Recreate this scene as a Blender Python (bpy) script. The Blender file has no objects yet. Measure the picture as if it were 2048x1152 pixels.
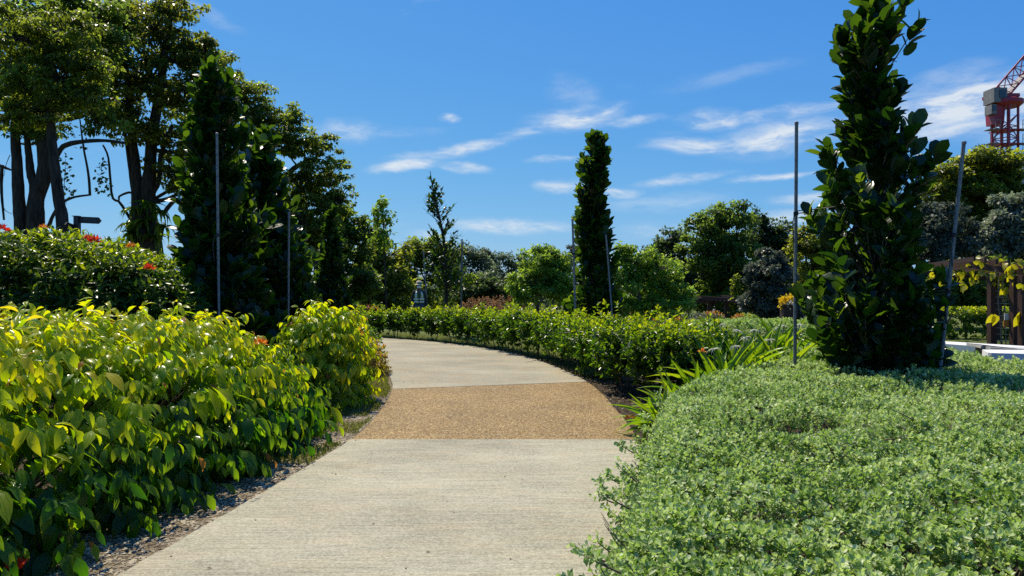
import bpy, math, random
import numpy as np
from mathutils import Vector, Matrix, Euler

# ---------------------------------------------------------------- camera, sky, sun, exposure
F = 1479.0          # focal length in photo pixels (26 mm equivalent)
EYE = 1.55
scene = bpy.context.scene
cam_d = bpy.data.cameras.new('camera')
cam_d.sensor_width = 36.0
cam_d.lens = 36.0 * F / 2048.0
cam_d.clip_start = 0.05
cam_d.clip_end = 5000
cam = bpy.data.objects.new('camera', cam_d)
cam.location = (0, 0, EYE)
cam.rotation_euler = (math.radians(90), 0, 0)
scene.collection.objects.link(cam)
scene.camera = cam

SUN_AZ = math.radians(-30)      # to the left of straight ahead
SUN_EL = math.radians(57)
sunv = Vector((math.sin(SUN_AZ) * math.cos(SUN_EL), math.cos(SUN_AZ) * math.cos(SUN_EL), math.sin(SUN_EL)))
sun_d = bpy.data.lights.new('sun', 'SUN')
sun_d.energy = 5.0
sun_d.angle = math.radians(0.5)
sun_d.color = (1.0, 0.91, 0.74)
sun = bpy.data.objects.new('sun', sun_d)
sun.rotation_euler = sunv.to_track_quat('Z', 'Y').to_euler()
sun.location = sunv * 60
scene.collection.objects.link(sun)

world = bpy.data.worlds.new('World')
scene.world = world
world.use_nodes = True
wn, wl = world.node_tree.nodes, world.node_tree.links
wn.clear()
def wnode(t, **kw):
    n = wn.new(t)
    for k, v in kw.items(): setattr(n, k, v)
    return n
def wmath(op, a, b=None, c=None, clamp=False):
    n = wnode('ShaderNodeMath', operation=op, use_clamp=clamp)
    for i, v in enumerate((a, b, c)):
        if v is None: continue
        if isinstance(v, (int, float)): n.inputs[i].default_value = v
        else: wl.new(v, n.inputs[i])
    return n.outputs[0]
sky = wnode('ShaderNodeTexSky', sky_type='NISHITA', sun_disc=False, sun_elevation=SUN_EL, sun_rotation=SUN_AZ,
            altitude=0.0, air_density=1.0, dust_density=0.25, ozone_density=3.0)
# the whole sky dome takes the camera's deep, saturated rendering of blue
SKY_K = 0.10
ssep = wnode('ShaderNodeSeparateColor'); wl.new(sky.outputs[0], ssep.inputs[0])
scomb = wnode('ShaderNodeCombineColor')
for i, (gain, gam) in enumerate(((0.39, 1.12), (0.53, 0.70), (0.70, 0.22))):
    v = wmath('POWER', wmath('MULTIPLY', ssep.outputs[i], SKY_K), gam)
    wl.new(wmath('MULTIPLY', v, gain / SKY_K), scomb.inputs[i])
# thin cirrus: warped azimuth / elevation, soft patches broken up by stretched noise
tc = wnode('ShaderNodeTexCoord')
sep = wnode('ShaderNodeSeparateXYZ')
wl.new(tc.outputs['Generated'], sep.inputs[0])
az = wmath('ARCTAN2', sep.outputs[0], sep.outputs[1])
el = wmath('ARCSINE', sep.outputs[2])
comb = wnode('ShaderNodeCombineXYZ')
wl.new(az, comb.inputs[0]); wl.new(el, comb.inputs[1])
warp = wnode('ShaderNodeTexNoise', noise_dimensions='3D')
warp.inputs['Scale'].default_value = 9.0; warp.inputs['Detail'].default_value = 5.0; warp.inputs['Roughness'].default_value = 0.6
wmap = wnode('ShaderNodeMapping'); wmap.inputs['Scale'].default_value = (1.0, 2.2, 1.0)
wl.new(comb.outputs[0], wmap.inputs[0]); wl.new(wmap.outputs[0], warp.inputs['Vector'])
wsub = wnode('ShaderNodeVectorMath', operation='SUBTRACT'); wsub.inputs[1].default_value = (0.5, 0.5, 0.5)
wl.new(warp.outputs['Color'], wsub.inputs[0])
wscl = wnode('ShaderNodeVectorMath', operation='MULTIPLY'); wscl.inputs[1].default_value = (0.07, 0.028, 0.0)
wl.new(wsub.outputs[0], wscl.inputs[0])
wadd = wnode('ShaderNodeVectorMath', operation='ADD')
wl.new(comb.outputs[0], wadd.inputs[0]); wl.new(wscl.outputs[0], wadd.inputs[1])
def streak(rot, scale, detail, sc):
    m = wnode('ShaderNodeMapping'); m.inputs['Rotation'].default_value = (0, 0, rot); m.inputs['Scale'].default_value = sc
    wl.new(wadd.outputs[0], m.inputs[0])
    n = wnode('ShaderNodeTexNoise'); n.inputs['Scale'].default_value = scale; n.inputs['Detail'].default_value = detail
    n.inputs['Roughness'].default_value = 0.62
    wl.new(m.outputs[0], n.inputs['Vector'])
    return n.outputs['Fac']
n1 = streak(-0.12, 9.0, 7.0, (1.0, 4.5, 1.0))
n2 = streak(-0.25, 30.0, 5.0, (1.0, 3.2, 1.0))
tex = wmath('ADD', wmath('MULTIPLY', n1, 0.65), wmath('MULTIPLY', n2, 0.35))
# (px, py, half width px, half height px, tilt deg, density) of each cloud, turned into sky angles
CLOUDS = [(1150, 236, 95, 22, 6, .95), (1060, 264, 70, 10, 12, .5), (1210, 222, 40, 10, 18, .75), (1270, 240, 70, 7, 2, .7),
          (920, 300, 130, 10, 8, .8), (815, 328, 75, 10, 7, .9), (925, 330, 50, 8, -3, .85), (893, 236, 22, 8, -12, .8),
          (700, 262, 75, 18, 0, .55), (800, 262, 90, 8, 3, .35), (1110, 321, 60, 6, 2, .7), (1130, 370, 60, 13, 0, .7),
          (1235, 383, 50, 9, -2, .95), (1400, 290, 95, 14, -4, .9), (1560, 275, 130, 26, 4, 1.1), (1430, 237, 65, 16, 0, 1.0),
          (1570, 226, 120, 12, 3, .9), (1370, 358, 95, 9, 4, .7), (1540, 355, 80, 7, 3, .9), (1930, 210, 170, 38, 2, 1.25),
          (1900, 262, 160, 12, 2, .8), (2100, 225, 150, 40, 0, 1.1), (1010, 452, 140, 13, -1, 1.0), (850, 472, 45, 10, -4, .6),
          (1650, 400, 90, 10, 2, .8), (1330, 405, 120, 16, 0, .35), (1590, 440, 130, 14, 3, .7), (1350, 455, 120, 22, 4, .35),
          (1460, 150, 130, 14, 8, .18), (400, 25, 80, 10, -20, .25), (1150, 190, 60, 26, -20, .28), (1880, 165, 90, 20, 10, .4)]
tot = None
for (px, py, hw, hh, tilt, den) in CLOUDS:
    a0 = math.atan((px - 1024) / F); e0 = math.atan((576 - py) / F * math.cos(a0))
    m = wnode('ShaderNodeMapping', vector_type='TEXTURE')
    m.inputs['Location'].default_value = (a0, e0, 0)
    m.inputs['Rotation'].default_value = (0, 0, math.radians(tilt))
    m.inputs['Scale'].default_value = (hw / F * 1.25, hh / F * 1.5, 1)
    wl.new(wadd.outputs[0], m.inputs[0])
    ln = wnode('ShaderNodeVectorMath', operation='LENGTH'); wl.new(m.outputs[0], ln.inputs[0])
    mr = wnode('ShaderNodeMapRange', interpolation_type='SMOOTHERSTEP')
    mr.inputs[1].default_value = 1.15; mr.inputs[2].default_value = 0.0; mr.inputs[3].default_value = 0.0; mr.inputs[4].default_value = den
    wl.new(ln.outputs['Value'], mr.inputs[0])
    tot = mr.outputs[0] if tot is None else wmath('MAXIMUM', tot, mr.outputs[0])
far = wmath('MULTIPLY', wmath('SUBTRACT', streak(0.3, 2.6, 6.0, (1.0, 2.6, 1.0)), 0.58), 1.6, clamp=True)   # thin veils all round the sky
brk = wnode('ShaderNodeMapRange', interpolation_type='SMOOTHSTEP')
brk.inputs[1].default_value = 0.36; brk.inputs[2].default_value = 0.66; brk.inputs[3].default_value = 0.12; brk.inputs[4].default_value = 1.25
wl.new(tex, brk.inputs[0])
dens = wmath('MULTIPLY', wmath('MAXIMUM', tot, far), brk.outputs[0], clamp=True)
dens = wmath('MULTIPLY', dens, 0.9, clamp=True)
cmix = wnode('ShaderNodeMix', data_type='RGBA')
CLOUD_COL = (6.2, 6.7, 7.2, 1)
wl.new(dens, cmix.inputs['Factor']); wl.new(scomb.outputs[0], cmix.inputs[6]); cmix.inputs[7].default_value = CLOUD_COL
bg = wnode('ShaderNodeBackground'); bg.inputs['Strength'].default_value = SKY_K
wl.new(cmix.outputs[2], bg.inputs['Color'])
wo = wnode('ShaderNodeOutputWorld'); wl.new(bg.outputs[0], wo.inputs[0])

scene.view_settings.view_transform = 'Standard'
scene.view_settings.look = 'None'
scene.view_settings.gamma = 1.0
scene.view_settings.use_curve_mapping = False
scene.view_settings.exposure = 0.3
scene.render.engine = 'CYCLES'
cy = scene.cycles
cy.max_bounces = 5; cy.diffuse_bounces = 2; cy.glossy_bounces = 2; cy.transmission_bounces = 3; cy.transparent_max_bounces = 6
cy.caustics_reflective = False; cy.caustics_refractive = False
cy.sample_clamp_indirect = 6.0
cy.use_denoising = False
cy.pixel_filter_width = 1.1

# ---------------------------------------------------------------- helpers
rng = np.random.default_rng(11)
random.seed(11)
COL = scene.collection
def P(px, py, d):
    """the point that photo pixel (px, py) shows at distance d along the view"""
    return Vector(((px - 1024) / F * d, d, EYE - (py - 576) / F * d))
def G(px, py):
    d = EYE * F / (py - 576)
    return Vector(((px - 1024) / F * d, d, 0))
def unit(a): return a / np.maximum(np.linalg.norm(a, axis=-1, keepdims=True), 1e-9)
def lerp(a, b, t): return a + (b - a) * t

def tag(o, label=None, cat=None, group=None, kind=None):
    if label: o['label'] = label
    if cat: o['category'] = cat
    if group: o['group'] = group
    if kind: o['kind'] = kind
    return o
def link(o, parent=None):
    COL.objects.link(o)
    if parent is not None:
        o.parent = parent
    return o
def empty(name, loc, rz=0.0):
    o = bpy.data.objects.new(name, None)
    o.empty_display_size = 0.1
    o.location = loc; o.rotation_euler = (0, 0, rz)
    return link(o)
def mesh_np(name, V, Q, mat=None, co=None, smooth=True):
    """numpy mesh: V (n,3), Q (m,k) faces of equal size"""
    me = bpy.data.meshes.new(name)
    V = np.ascontiguousarray(V, dtype=np.float32); Q = np.ascontiguousarray(Q, dtype=np.int32)
    k = Q.shape[1]
    me.vertices.add(len(V)); me.vertices.foreach_set('co', V.ravel())
    me.loops.add(Q.size); me.loops.foreach_set('vertex_index', Q.ravel())
    me.polygons.add(len(Q)); me.polygons.foreach_set('loop_start', np.arange(0, Q.size, k, dtype=np.int32))
    if not smooth:
        me.polygons.foreach_set('use_smooth', np.zeros(len(Q), dtype=bool))
    me.update(calc_edges=True)
    if co is not None:
        at = me.attributes.new('leafco', 'FLOAT_VECTOR', 'POINT')
        at.data.foreach_set('vector', np.ascontiguousarray(co, dtype=np.float32).ravel())
    if mat: me.materials.append(mat)
    return me
class MB:
    """collects boxes, tubes and sheets into one mesh"""
    def __init__(s): s.v = []; s.f = []
    def add(s, vs, fs):
        b = len(s.v); s.v += [tuple(v) for v in vs]; s.f += [tuple(i + b for i in f) for f in fs]; return s
    def box(s, c, size, rot=None, taper=1.0):
        hx, hy, hz = size[0] / 2, size[1] / 2, size[2] / 2
        vs = [Vector((x * hx * (taper if z > 0 else 1), y * hy * (taper if z > 0 else 1), z * hz)) for z in (-1, 1) for (x, y) in ((-1, -1), (1, -1), (1, 1), (-1, 1))]
        if rot is not None: vs = [rot @ v for v in vs]
        c = Vector(c)
        return s.add([v + c for v in vs], [(0, 3, 2, 1), (4, 5, 6, 7), (0, 1, 5, 4), (1, 2, 6, 5), (2, 3, 7, 6), (3, 0, 4, 7)])
    def bar(s, a, b, w, h=None):
        a, b = Vector(a), Vector(b); d = b - a
        q = d.to_track_quat('Z', 'Y').to_matrix()
        return s.box((a + b) / 2, (w, h or w, d.length), q)
    def tube(s, pts, rad, n=8, wob=0.0, caps=True):
        pts = [Vector(p) for p in pts]
        if not isinstance(rad, (list, tuple)): rad = [rad] * len(pts)
        vs, fs = [], []
        t = (pts[1] - pts[0]).normalized()
        ref = Vector((1, 0, 0)) if abs(t.x) < 0.8 else Vector((0, 1, 0))
        u = t.cross(ref).normalized()
        for i, p in enumerate(pts):
            t = (pts[min(i + 1, len(pts) - 1)] - pts[max(i - 1, 0)]).normalized()
            u = (u - t * u.dot(t)).normalized(); w = t.cross(u)
            for k in range(n):
                a = 2 * math.pi * k / n
                r = rad[i] * (1 + (random.uniform(-wob, wob) if wob else 0))
                vs.append(p + u * (math.cos(a) * r) + w * (math.sin(a) * r))
        for i in range(len(pts) - 1):
            for k in range(n):
                a, b = i * n + k, i * n + (k + 1) % n
                fs.append((a, b, b + n, a + n))
        if caps:
            fs.append(tuple(range(n - 1, -1, -1))); fs.append(tuple(range((len(pts) - 1) * n, len(pts) * n)))
        return s.add(vs, fs)
    def lathe(s, c, prof, n=16, sq=(1, 1)):
        c = Vector(c); vs, fs = [], []
        for (r, z) in prof:
            for k in range(n):
                a = 2 * math.pi * k / n; vs.append(c + Vector((math.cos(a) * r * sq[0], math.sin(a) * r * sq[1], z)))
        for i in range(len(prof) - 1):
            for k in range(n):
                a, b = i * n + k, i * n + (k + 1) % n
                fs.append((a, b, b + n, a + n))
        fs.append(tuple(range(n - 1, -1, -1))); fs.append(tuple(range((len(prof) - 1) * n, len(prof) * n)))
        return s.add(vs, fs)
    def build(s, name, mat, parent=None, smooth=False, rel=True):
        """points are world coordinates; with a parent they are stored relative to it"""
        me = bpy.data.meshes.new(name)
        off = Vector(parent_world(parent)) if (parent is not None and rel) else Vector((0, 0, 0))
        me.from_pydata([tuple(Vector(v) - off) for v in s.v], [], s.f)
        me.polygons.foreach_set('use_smooth', [smooth] * len(me.polygons))
        me.update()
        me.materials.append(mat)
        return link(bpy.data.objects.new(name, me), parent)
def parent_world(o):
    v = Vector((0, 0, 0))
    while o is not None:
        v += o.location; o = o.parent
    return v
def curve_pts(ctrl, n):
    """Catmull-Rom through control points"""
    c = [Vector(p) for p in ctrl]; c = [c[0] * 2 - c[1]] + c + [c[-1] * 2 - c[-2]]
    out = []
    segs = len(c) - 3
    for i in range(n):
        t = i / (n - 1) * segs; k = min(int(t), segs - 1); t -= k
        p0, p1, p2, p3 = c[k:k + 4]
        out.append(0.5 * ((2 * p1) + (p2 - p0) * t + (2 * p0 - 5 * p1 + 4 * p2 - p3) * t * t + (3 * p1 - p0 - 3 * p2 + p3) * t ** 3))
    return out

# ---------------------------------------------------------------- materials
def nmat(name):
    m = bpy.data.materials.new(name); m.use_nodes = True
    nt = m.node_tree; nt.nodes.clear()
    return m, nt
def N(nt, t, **kw):
    n = nt.nodes.new(t)
    for k, v in kw.items():
        if k in n.inputs.keys() if hasattr(n.inputs, 'keys') else False: n.inputs[k].default_value = v
        else: setattr(n, k, v)
    return n
def ramp(nt, fac, stops):
    r = nt.nodes.new('ShaderNodeValToRGB')
    while len(r.color_ramp.elements) < len(stops): r.color_ramp.elements.new(0.5)
    for e, (p, c) in zip(r.color_ramp.elements, stops):
        e.position = p; e.color = (c[0], c[1], c[2], 1)
    nt.links.new(fac, r.inputs[0])
    return r.outputs[0]
def pbr(name, c1, c2=None, rough=0.7, scale=20.0, detail=4.0, bump=0.0, metallic=0.0, spec=0.5, stretch=(1, 1, 1), bscale=None):
    m, nt = nmat(name)
    b = N(nt, 'ShaderNodeBsdfPrincipled'); o = N(nt, 'ShaderNodeOutputMaterial')
    nt.links.new(b.outputs[0], o.inputs[0])
    b.inputs['Roughness'].default_value = rough; b.inputs['Metallic'].default_value = metallic
    b.inputs['Specular IOR Level'].default_value = spec
    tcn = N(nt, 'ShaderNodeTexCoord'); mp = N(nt, 'ShaderNodeMapping'); mp.inputs['Scale'].default_value = stretch
    nt.links.new(tcn.outputs['Object'], mp.inputs[0])
    nz = N(nt, 'ShaderNodeTexNoise'); nz.inputs['Scale'].default_value = scale; nz.inputs['Detail'].default_value = detail
    nt.links.new(mp.outputs[0], nz.inputs['Vector'])
    c2 = c2 or c1
    nt.links.new(ramp(nt, nz.outputs['Fac'], [(0.3, c1), (0.7, c2)]), b.inputs['Base Color'])
    if bump:
        bp = N(nt, 'ShaderNodeBump'); bp.inputs['Strength'].default_value = bump; bp.inputs['Distance'].default_value = 0.02
        n2 = nz
        if bscale:
            n2 = N(nt, 'ShaderNodeTexNoise'); n2.inputs['Scale'].default_value = bscale; n2.inputs['Detail'].default_value = 5
            nt.links.new(mp.outputs[0], n2.inputs['Vector'])
        nt.links.new(n2.outputs['Fac'], bp.inputs['Height']); nt.links.new(bp.outputs[0], b.inputs['Normal'])
    return m
def leafmat(name, cols, trans_cols, trans=0.4, rough=0.35, spec=0.5, veins=0.0, coat=0.0, back=None):
    """cols / trans_cols: three colours over the per-leaf tint; light also passes through the blade"""
    m, nt = nmat(name)
    at = N(nt, 'ShaderNodeAttribute', attribute_name='leafco')
    sp = N(nt, 'ShaderNodeSeparateXYZ'); nt.links.new(at.outputs['Vector'], sp.inputs[0])
    stops = [(i / (len(cols) - 1), c) for i, c in enumerate(cols)]
    tst = [(i / (len(trans_cols) - 1), c) for i, c in enumerate(trans_cols)]
    col = ramp(nt, sp.outputs[2], stops); tcol = ramp(nt, sp.outputs[2], tst)
    b = N(nt, 'ShaderNodeBsdfPrincipled'); tr = N(nt, 'ShaderNodeBsdfTranslucent')
    b.inputs['Roughness'].default_value = rough; b.inputs['Specular IOR Level'].default_value = spec
    if back:
        geo = N(nt, 'ShaderNodeNewGeometry')
        mx0 = N(nt, 'ShaderNodeMix', data_type='RGBA'); nt.links.new(geo.outputs['Backfacing'], mx0.inputs['Factor'])
        nt.links.new(col, mx0.inputs[6]); mx0.inputs[7].default_value = (*back, 1); col = mx0.outputs[2]
    if veins:
        # midrib and side veins run along the blade, the paler rib lets more light through
        def gauss(center):
            d = N(nt, 'ShaderNodeMath', operation='SUBTRACT'); ab = N(nt, 'ShaderNodeMath', operation='ABSOLUTE')
            nt.links.new(sp.outputs[0], ab.inputs[0]); nt.links.new(ab.outputs[0], d.inputs[0]); d.inputs[1].default_value = center
            a2 = N(nt, 'ShaderNodeMath', operation='ABSOLUTE'); nt.links.new(d.outputs[0], a2.inputs[0])
            r = N(nt, 'ShaderNodeMapRange'); r.inputs[1].default_value = 0.0; r.inputs[2].default_value = 0.10; r.inputs[3].default_value = 1; r.inputs[4].default_value = 0
            nt.links.new(a2.outputs[0], r.inputs[0]); return r.outputs[0]
        ad = N(nt, 'ShaderNodeMath', operation='MAXIMUM'); nt.links.new(gauss(0.0), ad.inputs[0]); nt.links.new(gauss(0.55), ad.inputs[1])
        mv = N(nt, 'ShaderNodeMath', operation='MULTIPLY'); nt.links.new(ad.outputs[0], mv.inputs[0]); mv.inputs[1].default_value = veins
        mx = N(nt, 'ShaderNodeMix', data_type='RGBA', blend_type='MULTIPLY'); nt.links.new(mv.outputs[0], mx.inputs['Factor'])
        nt.links.new(tcol, mx.inputs[6]); mx.inputs[7].default_value = (0.45, 0.55, 0.4, 1); tcol = mx.outputs[2]
        bp = N(nt, 'ShaderNodeBump'); bp.inputs['Strength'].default_value = 0.5; bp.inputs['Distance'].default_value = 0.003; bp.invert = True
        nt.links.new(ad.outputs[0], bp.inputs['Height']); nt.links.new(bp.outputs[0], b.inputs['Normal'])
    nt.links.new(col, b.inputs['Base Color']); nt.links.new(tcol, tr.inputs['Color'])
    ms = N(nt, 'ShaderNodeMixShader'); ms.inputs[0].default_value = trans
    nt.links.new(b.outputs[0], ms.inputs[1]); nt.links.new(tr.outputs[0], ms.inputs[2])
    o = N(nt, 'ShaderNodeOutputMaterial'); nt.links.new(ms.outputs[0], o.inputs[0])
    return m

# ---------------------------------------------------------------- leaves
def leaf_tpl(prof, nseg=3, curl=0.5, fold=0.18, wave=0.0):
    """unit blade along +Y, half-width from prof(t), midrib sunk; returns V, quads, (lu, lv)"""
    V, C = [], []
    y = z = 0.0
    for i in range(nseg + 1):
        t = i / nseg
        if i:
            a = -curl * (t - 0.5 / nseg) * 1.0
            y += math.cos(a) / nseg; z += math.sin(a) / nseg
        w = prof(t)
        for k, s in enumerate((-1, 0, 1)):
            V.append((s * w, y, z + abs(s) * fold * w + wave * s * math.sin(t * 5))); C.append((s, t))
    Q = []
    for i in range(nseg):
        a = i * 3
        Q += [(a, a + 1, a + 4, a + 3), (a + 1, a + 2, a + 5, a + 4)]
    return np.array(V), np.array(Q), np.array(C)
def diamond_tpl(w=0.25, curl=0.25):
    V = np.array([(0, 0, 0), (w, 0.45, 0.06), (0, 1, -curl), (-w, 0.45, 0.06)]); Q = np.array([(0, 1, 2, 3)])
    return V, Q, np.array([(0, 0), (1, .45), (0, 1), (-1, .45)])
def hex_tpl(w=0.5, curl=0.15, y1=.38, y2=.74, w1=.8):
    V = np.array([(0, 0, 0), (w * w1, y1, .10), (w, y2, .08), (0, 1, -curl), (-w, y2, .08), (-w * w1, y1, .10)])
    return V, np.array([(0, 1, 2, 3), (0, 3, 4, 5)]), np.array([(0, 0), (1, y1), (1, y2), (0, 1), (-1, y2), (-1, y1)])
ell = lambda w, a=0.9: (lambda t: w * max(0.03, math.sin(math.pi * min(1, t ** a))) )
def obov(w): return lambda t: w * max(0.05, math.sin(math.pi * t ** 1.45) ** 0.8 if 0 < t < 1 else 0.05)
def strap(w): return lambda t: w * max(0.02, min(1, 0.55 + 2.2 * t) * (1 - max(0, t - 0.25) / 0.75) ** 0.75)

class Leaves:
    def __init__(s, tpls): s.t = tpls; s.L = []
    def add(s, loc, d, n, length, width, tint, tpl=None):
        loc = np.atleast_2d(loc); M = len(loc)
        d = unit(np.broadcast_to(d, (M, 3)).astype(float)); n = np.broadcast_to(n, (M, 3)).astype(float)
        x = unit(np.cross(d, n)); z = np.cross(x, d)
        R = np.stack([x, d, z], axis=-1)
        length = np.broadcast_to(length, M).astype(float); width = np.broadcast_to(width, M).astype(float)
        S = np.stack([width, length, length], axis=-1)
        tint = np.clip(np.broadcast_to(tint, M).astype(float), 0, 1)
        tp = rng.integers(0, len(s.t), M) if tpl is None else np.broadcast_to(tpl, M)
        s.L.append((loc, R, S, tint, tp))
    def cat(s):
        s.loc, s.R, s.S, s.tint, s.tp = [np.concatenate([l[i] for l in s.L]) for i in range(5)]
        return s
    def visible(s, n=300, cell=16, near=True):
        """mask of the n leaves that show largest from the path"""
        c = s.loc + np.einsum('nij,nj->ni', s.R, s.S * np.array([0, 0.5, 0]))
        y = np.maximum(c[:, 1], 0.3)
        u = 1024 + F * c[:, 0] / y; v = 576 - F * (c[:, 2] - EYE) / y
        ok = (u > -20) & (u < 2068) & (v > -20) & (v < 1172)
        key = (np.floor(u / cell) * 100000 + np.floor(v / cell)).astype(np.int64)
        order = np.argsort(y)
        order = order[ok[order]]
        _, first = np.unique(key[order], return_index=True)
        cand = order[first]
        size = s.S[cand, 1] / y[cand]
        cand = cand[np.argsort(-size)][:n]
        m = np.zeros(len(s.loc), bool); m[cand] = True
        return m
    def joined(s, name, mat, parent=None, mask=None, kind='stuff'):
        idx = np.arange(len(s.loc)) if mask is None else np.nonzero(mask)[0]
        off = np.array(parent_world(parent)) if parent is not None else np.zeros(3)
        Vs, Qs, Cs = [], [], []; base = 0
        for k, (tv, tq, tc_) in enumerate(s.t):
            ii = idx[s.tp[idx] == k]
            if not len(ii): continue
            V = np.einsum('nij,nkj->nki', s.R[ii], tv[None] * s.S[ii][:, None, :]) + (s.loc[ii] - off)[:, None, :]
            nv = len(tv)
            Q = tq[None] + (np.arange(len(ii)) * nv + base)[:, None, None]
            C = np.concatenate([np.broadcast_to(tc_[None], (len(ii), nv, 2)), np.broadcast_to(s.tint[ii][:, None, None], (len(ii), nv, 1))], axis=-1)
            Vs.append(V.reshape(-1, 3)); Qs.append(Q.reshape(-1, 4)); Cs.append(C.reshape(-1, 3)); base += len(ii) * nv
        me = mesh_np(name, np.concatenate(Vs), np.concatenate(Qs), mat, np.concatenate(Cs))
        o = link(bpy.data.objects.new(name, me), parent)
        if kind: o['kind'] = kind
        return o
    def singles(s, mask, mat, parent, name='leaf', levels=6):
        """each of these leaves is an object of its own; alike blades share a mesh"""
        cache = {}
        off = np.array(parent_world(parent))
        for i in np.nonzero(mask)[0]:
            k = (int(s.tp[i]), int(round(s.tint[i] * (levels - 1))))
            if k not in cache:
                tv, tq, tc_ = s.t[k[0]]
                cache[k] = mesh_np(name, tv, tq, mat, np.concatenate([tc_, np.full((len(tv), 1), k[1] / (levels - 1))], axis=1))
            o = bpy.data.objects.new(name, cache[k])
            link(o, parent)
            M = np.eye(4); M[:3, :3] = s.R[i] * s.S[i][None, :]; M[:3, 3] = s.loc[i] - off
            o.matrix_basis = Matrix(M.tolist())
def rdir(n):
    v = rng.normal(size=(n, 3)); return unit(v)
# ---------------------------------------------------------------- the ground, the path and its borders
def gz(x, y):
    """level by the path, falling away gently beyond it"""
    t = min(max((y - 27) / 35.0, 0), 1); t = t * t * (3 - 2 * t)
    return -1.35 * t
def interp(v, xs, ys): return float(np.interp(v, xs, ys))

m_grass, nt = nmat('lawn_grass')
b_ = N(nt, 'ShaderNodeBsdfPrincipled'); o_ = N(nt, 'ShaderNodeOutputMaterial'); nt.links.new(b_.outputs[0], o_.inputs[0])
b_.inputs['Roughness'].default_value = 0.9; b_.inputs['Specular IOR Level'].default_value = 0.15
tc_ = N(nt, 'ShaderNodeTexCoord')
na = N(nt, 'ShaderNodeTexNoise'); na.inputs['Scale'].default_value = 0.7; na.inputs['Detail'].default_value = 8; na.inputs['Roughness'].default_value = 0.7
nb = N(nt, 'ShaderNodeTexNoise'); nb.inputs['Scale'].default_value = 40; nb.inputs['Detail'].default_value = 4
for q in (na, nb): nt.links.new(tc_.outputs['Object'], q.inputs['Vector'])
ad_ = N(nt, 'ShaderNodeMath', operation='ADD'); ml_ = N(nt, 'ShaderNodeMath', operation='MULTIPLY'); ml_.inputs[1].default_value = 0.5
nt.links.new(na.outputs['Fac'], ad_.inputs[0]); nt.links.new(nb.outputs['Fac'], ad_.inputs[1]); nt.links.new(ad_.outputs[0], ml_.inputs[0])
nt.links.new(ramp(nt, ml_.outputs[0], [(0.3, (0.035, 0.05, 0.012)), (0.5, (0.10, 0.13, 0.025)), (0.68, (0.17, 0.165, 0.055))]), b_.inputs['Base Color'])
bp_ = N(nt, 'ShaderNodeBump'); bp_.inputs['Strength'].default_value = 0.8; bp_.inputs['Distance'].default_value = 0.03
nt.links.new(nb.outputs['Fac'], bp_.inputs['Height']); nt.links.new(bp_.outputs[0], b_.inputs['Normal'])

m_soil = pbr('bed_soil', (0.022, 0.015, 0.009), (0.075, 0.055, 0.035), rough=0.95, scale=14, detail=8, bump=0.9, bscale=60, spec=0.2)
m_gravelbed = pbr('gravel_bed', (0.07, 0.048, 0.026), (0.24, 0.185, 0.11), rough=0.9, scale=45, detail=6, bump=0.9, bscale=70, spec=0.2)
m_pebble = pbr('pebble_stone', (0.16, 0.115, 0.06), (0.58, 0.49, 0.32), rough=0.8, scale=9, detail=1, spec=0.3)

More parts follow.
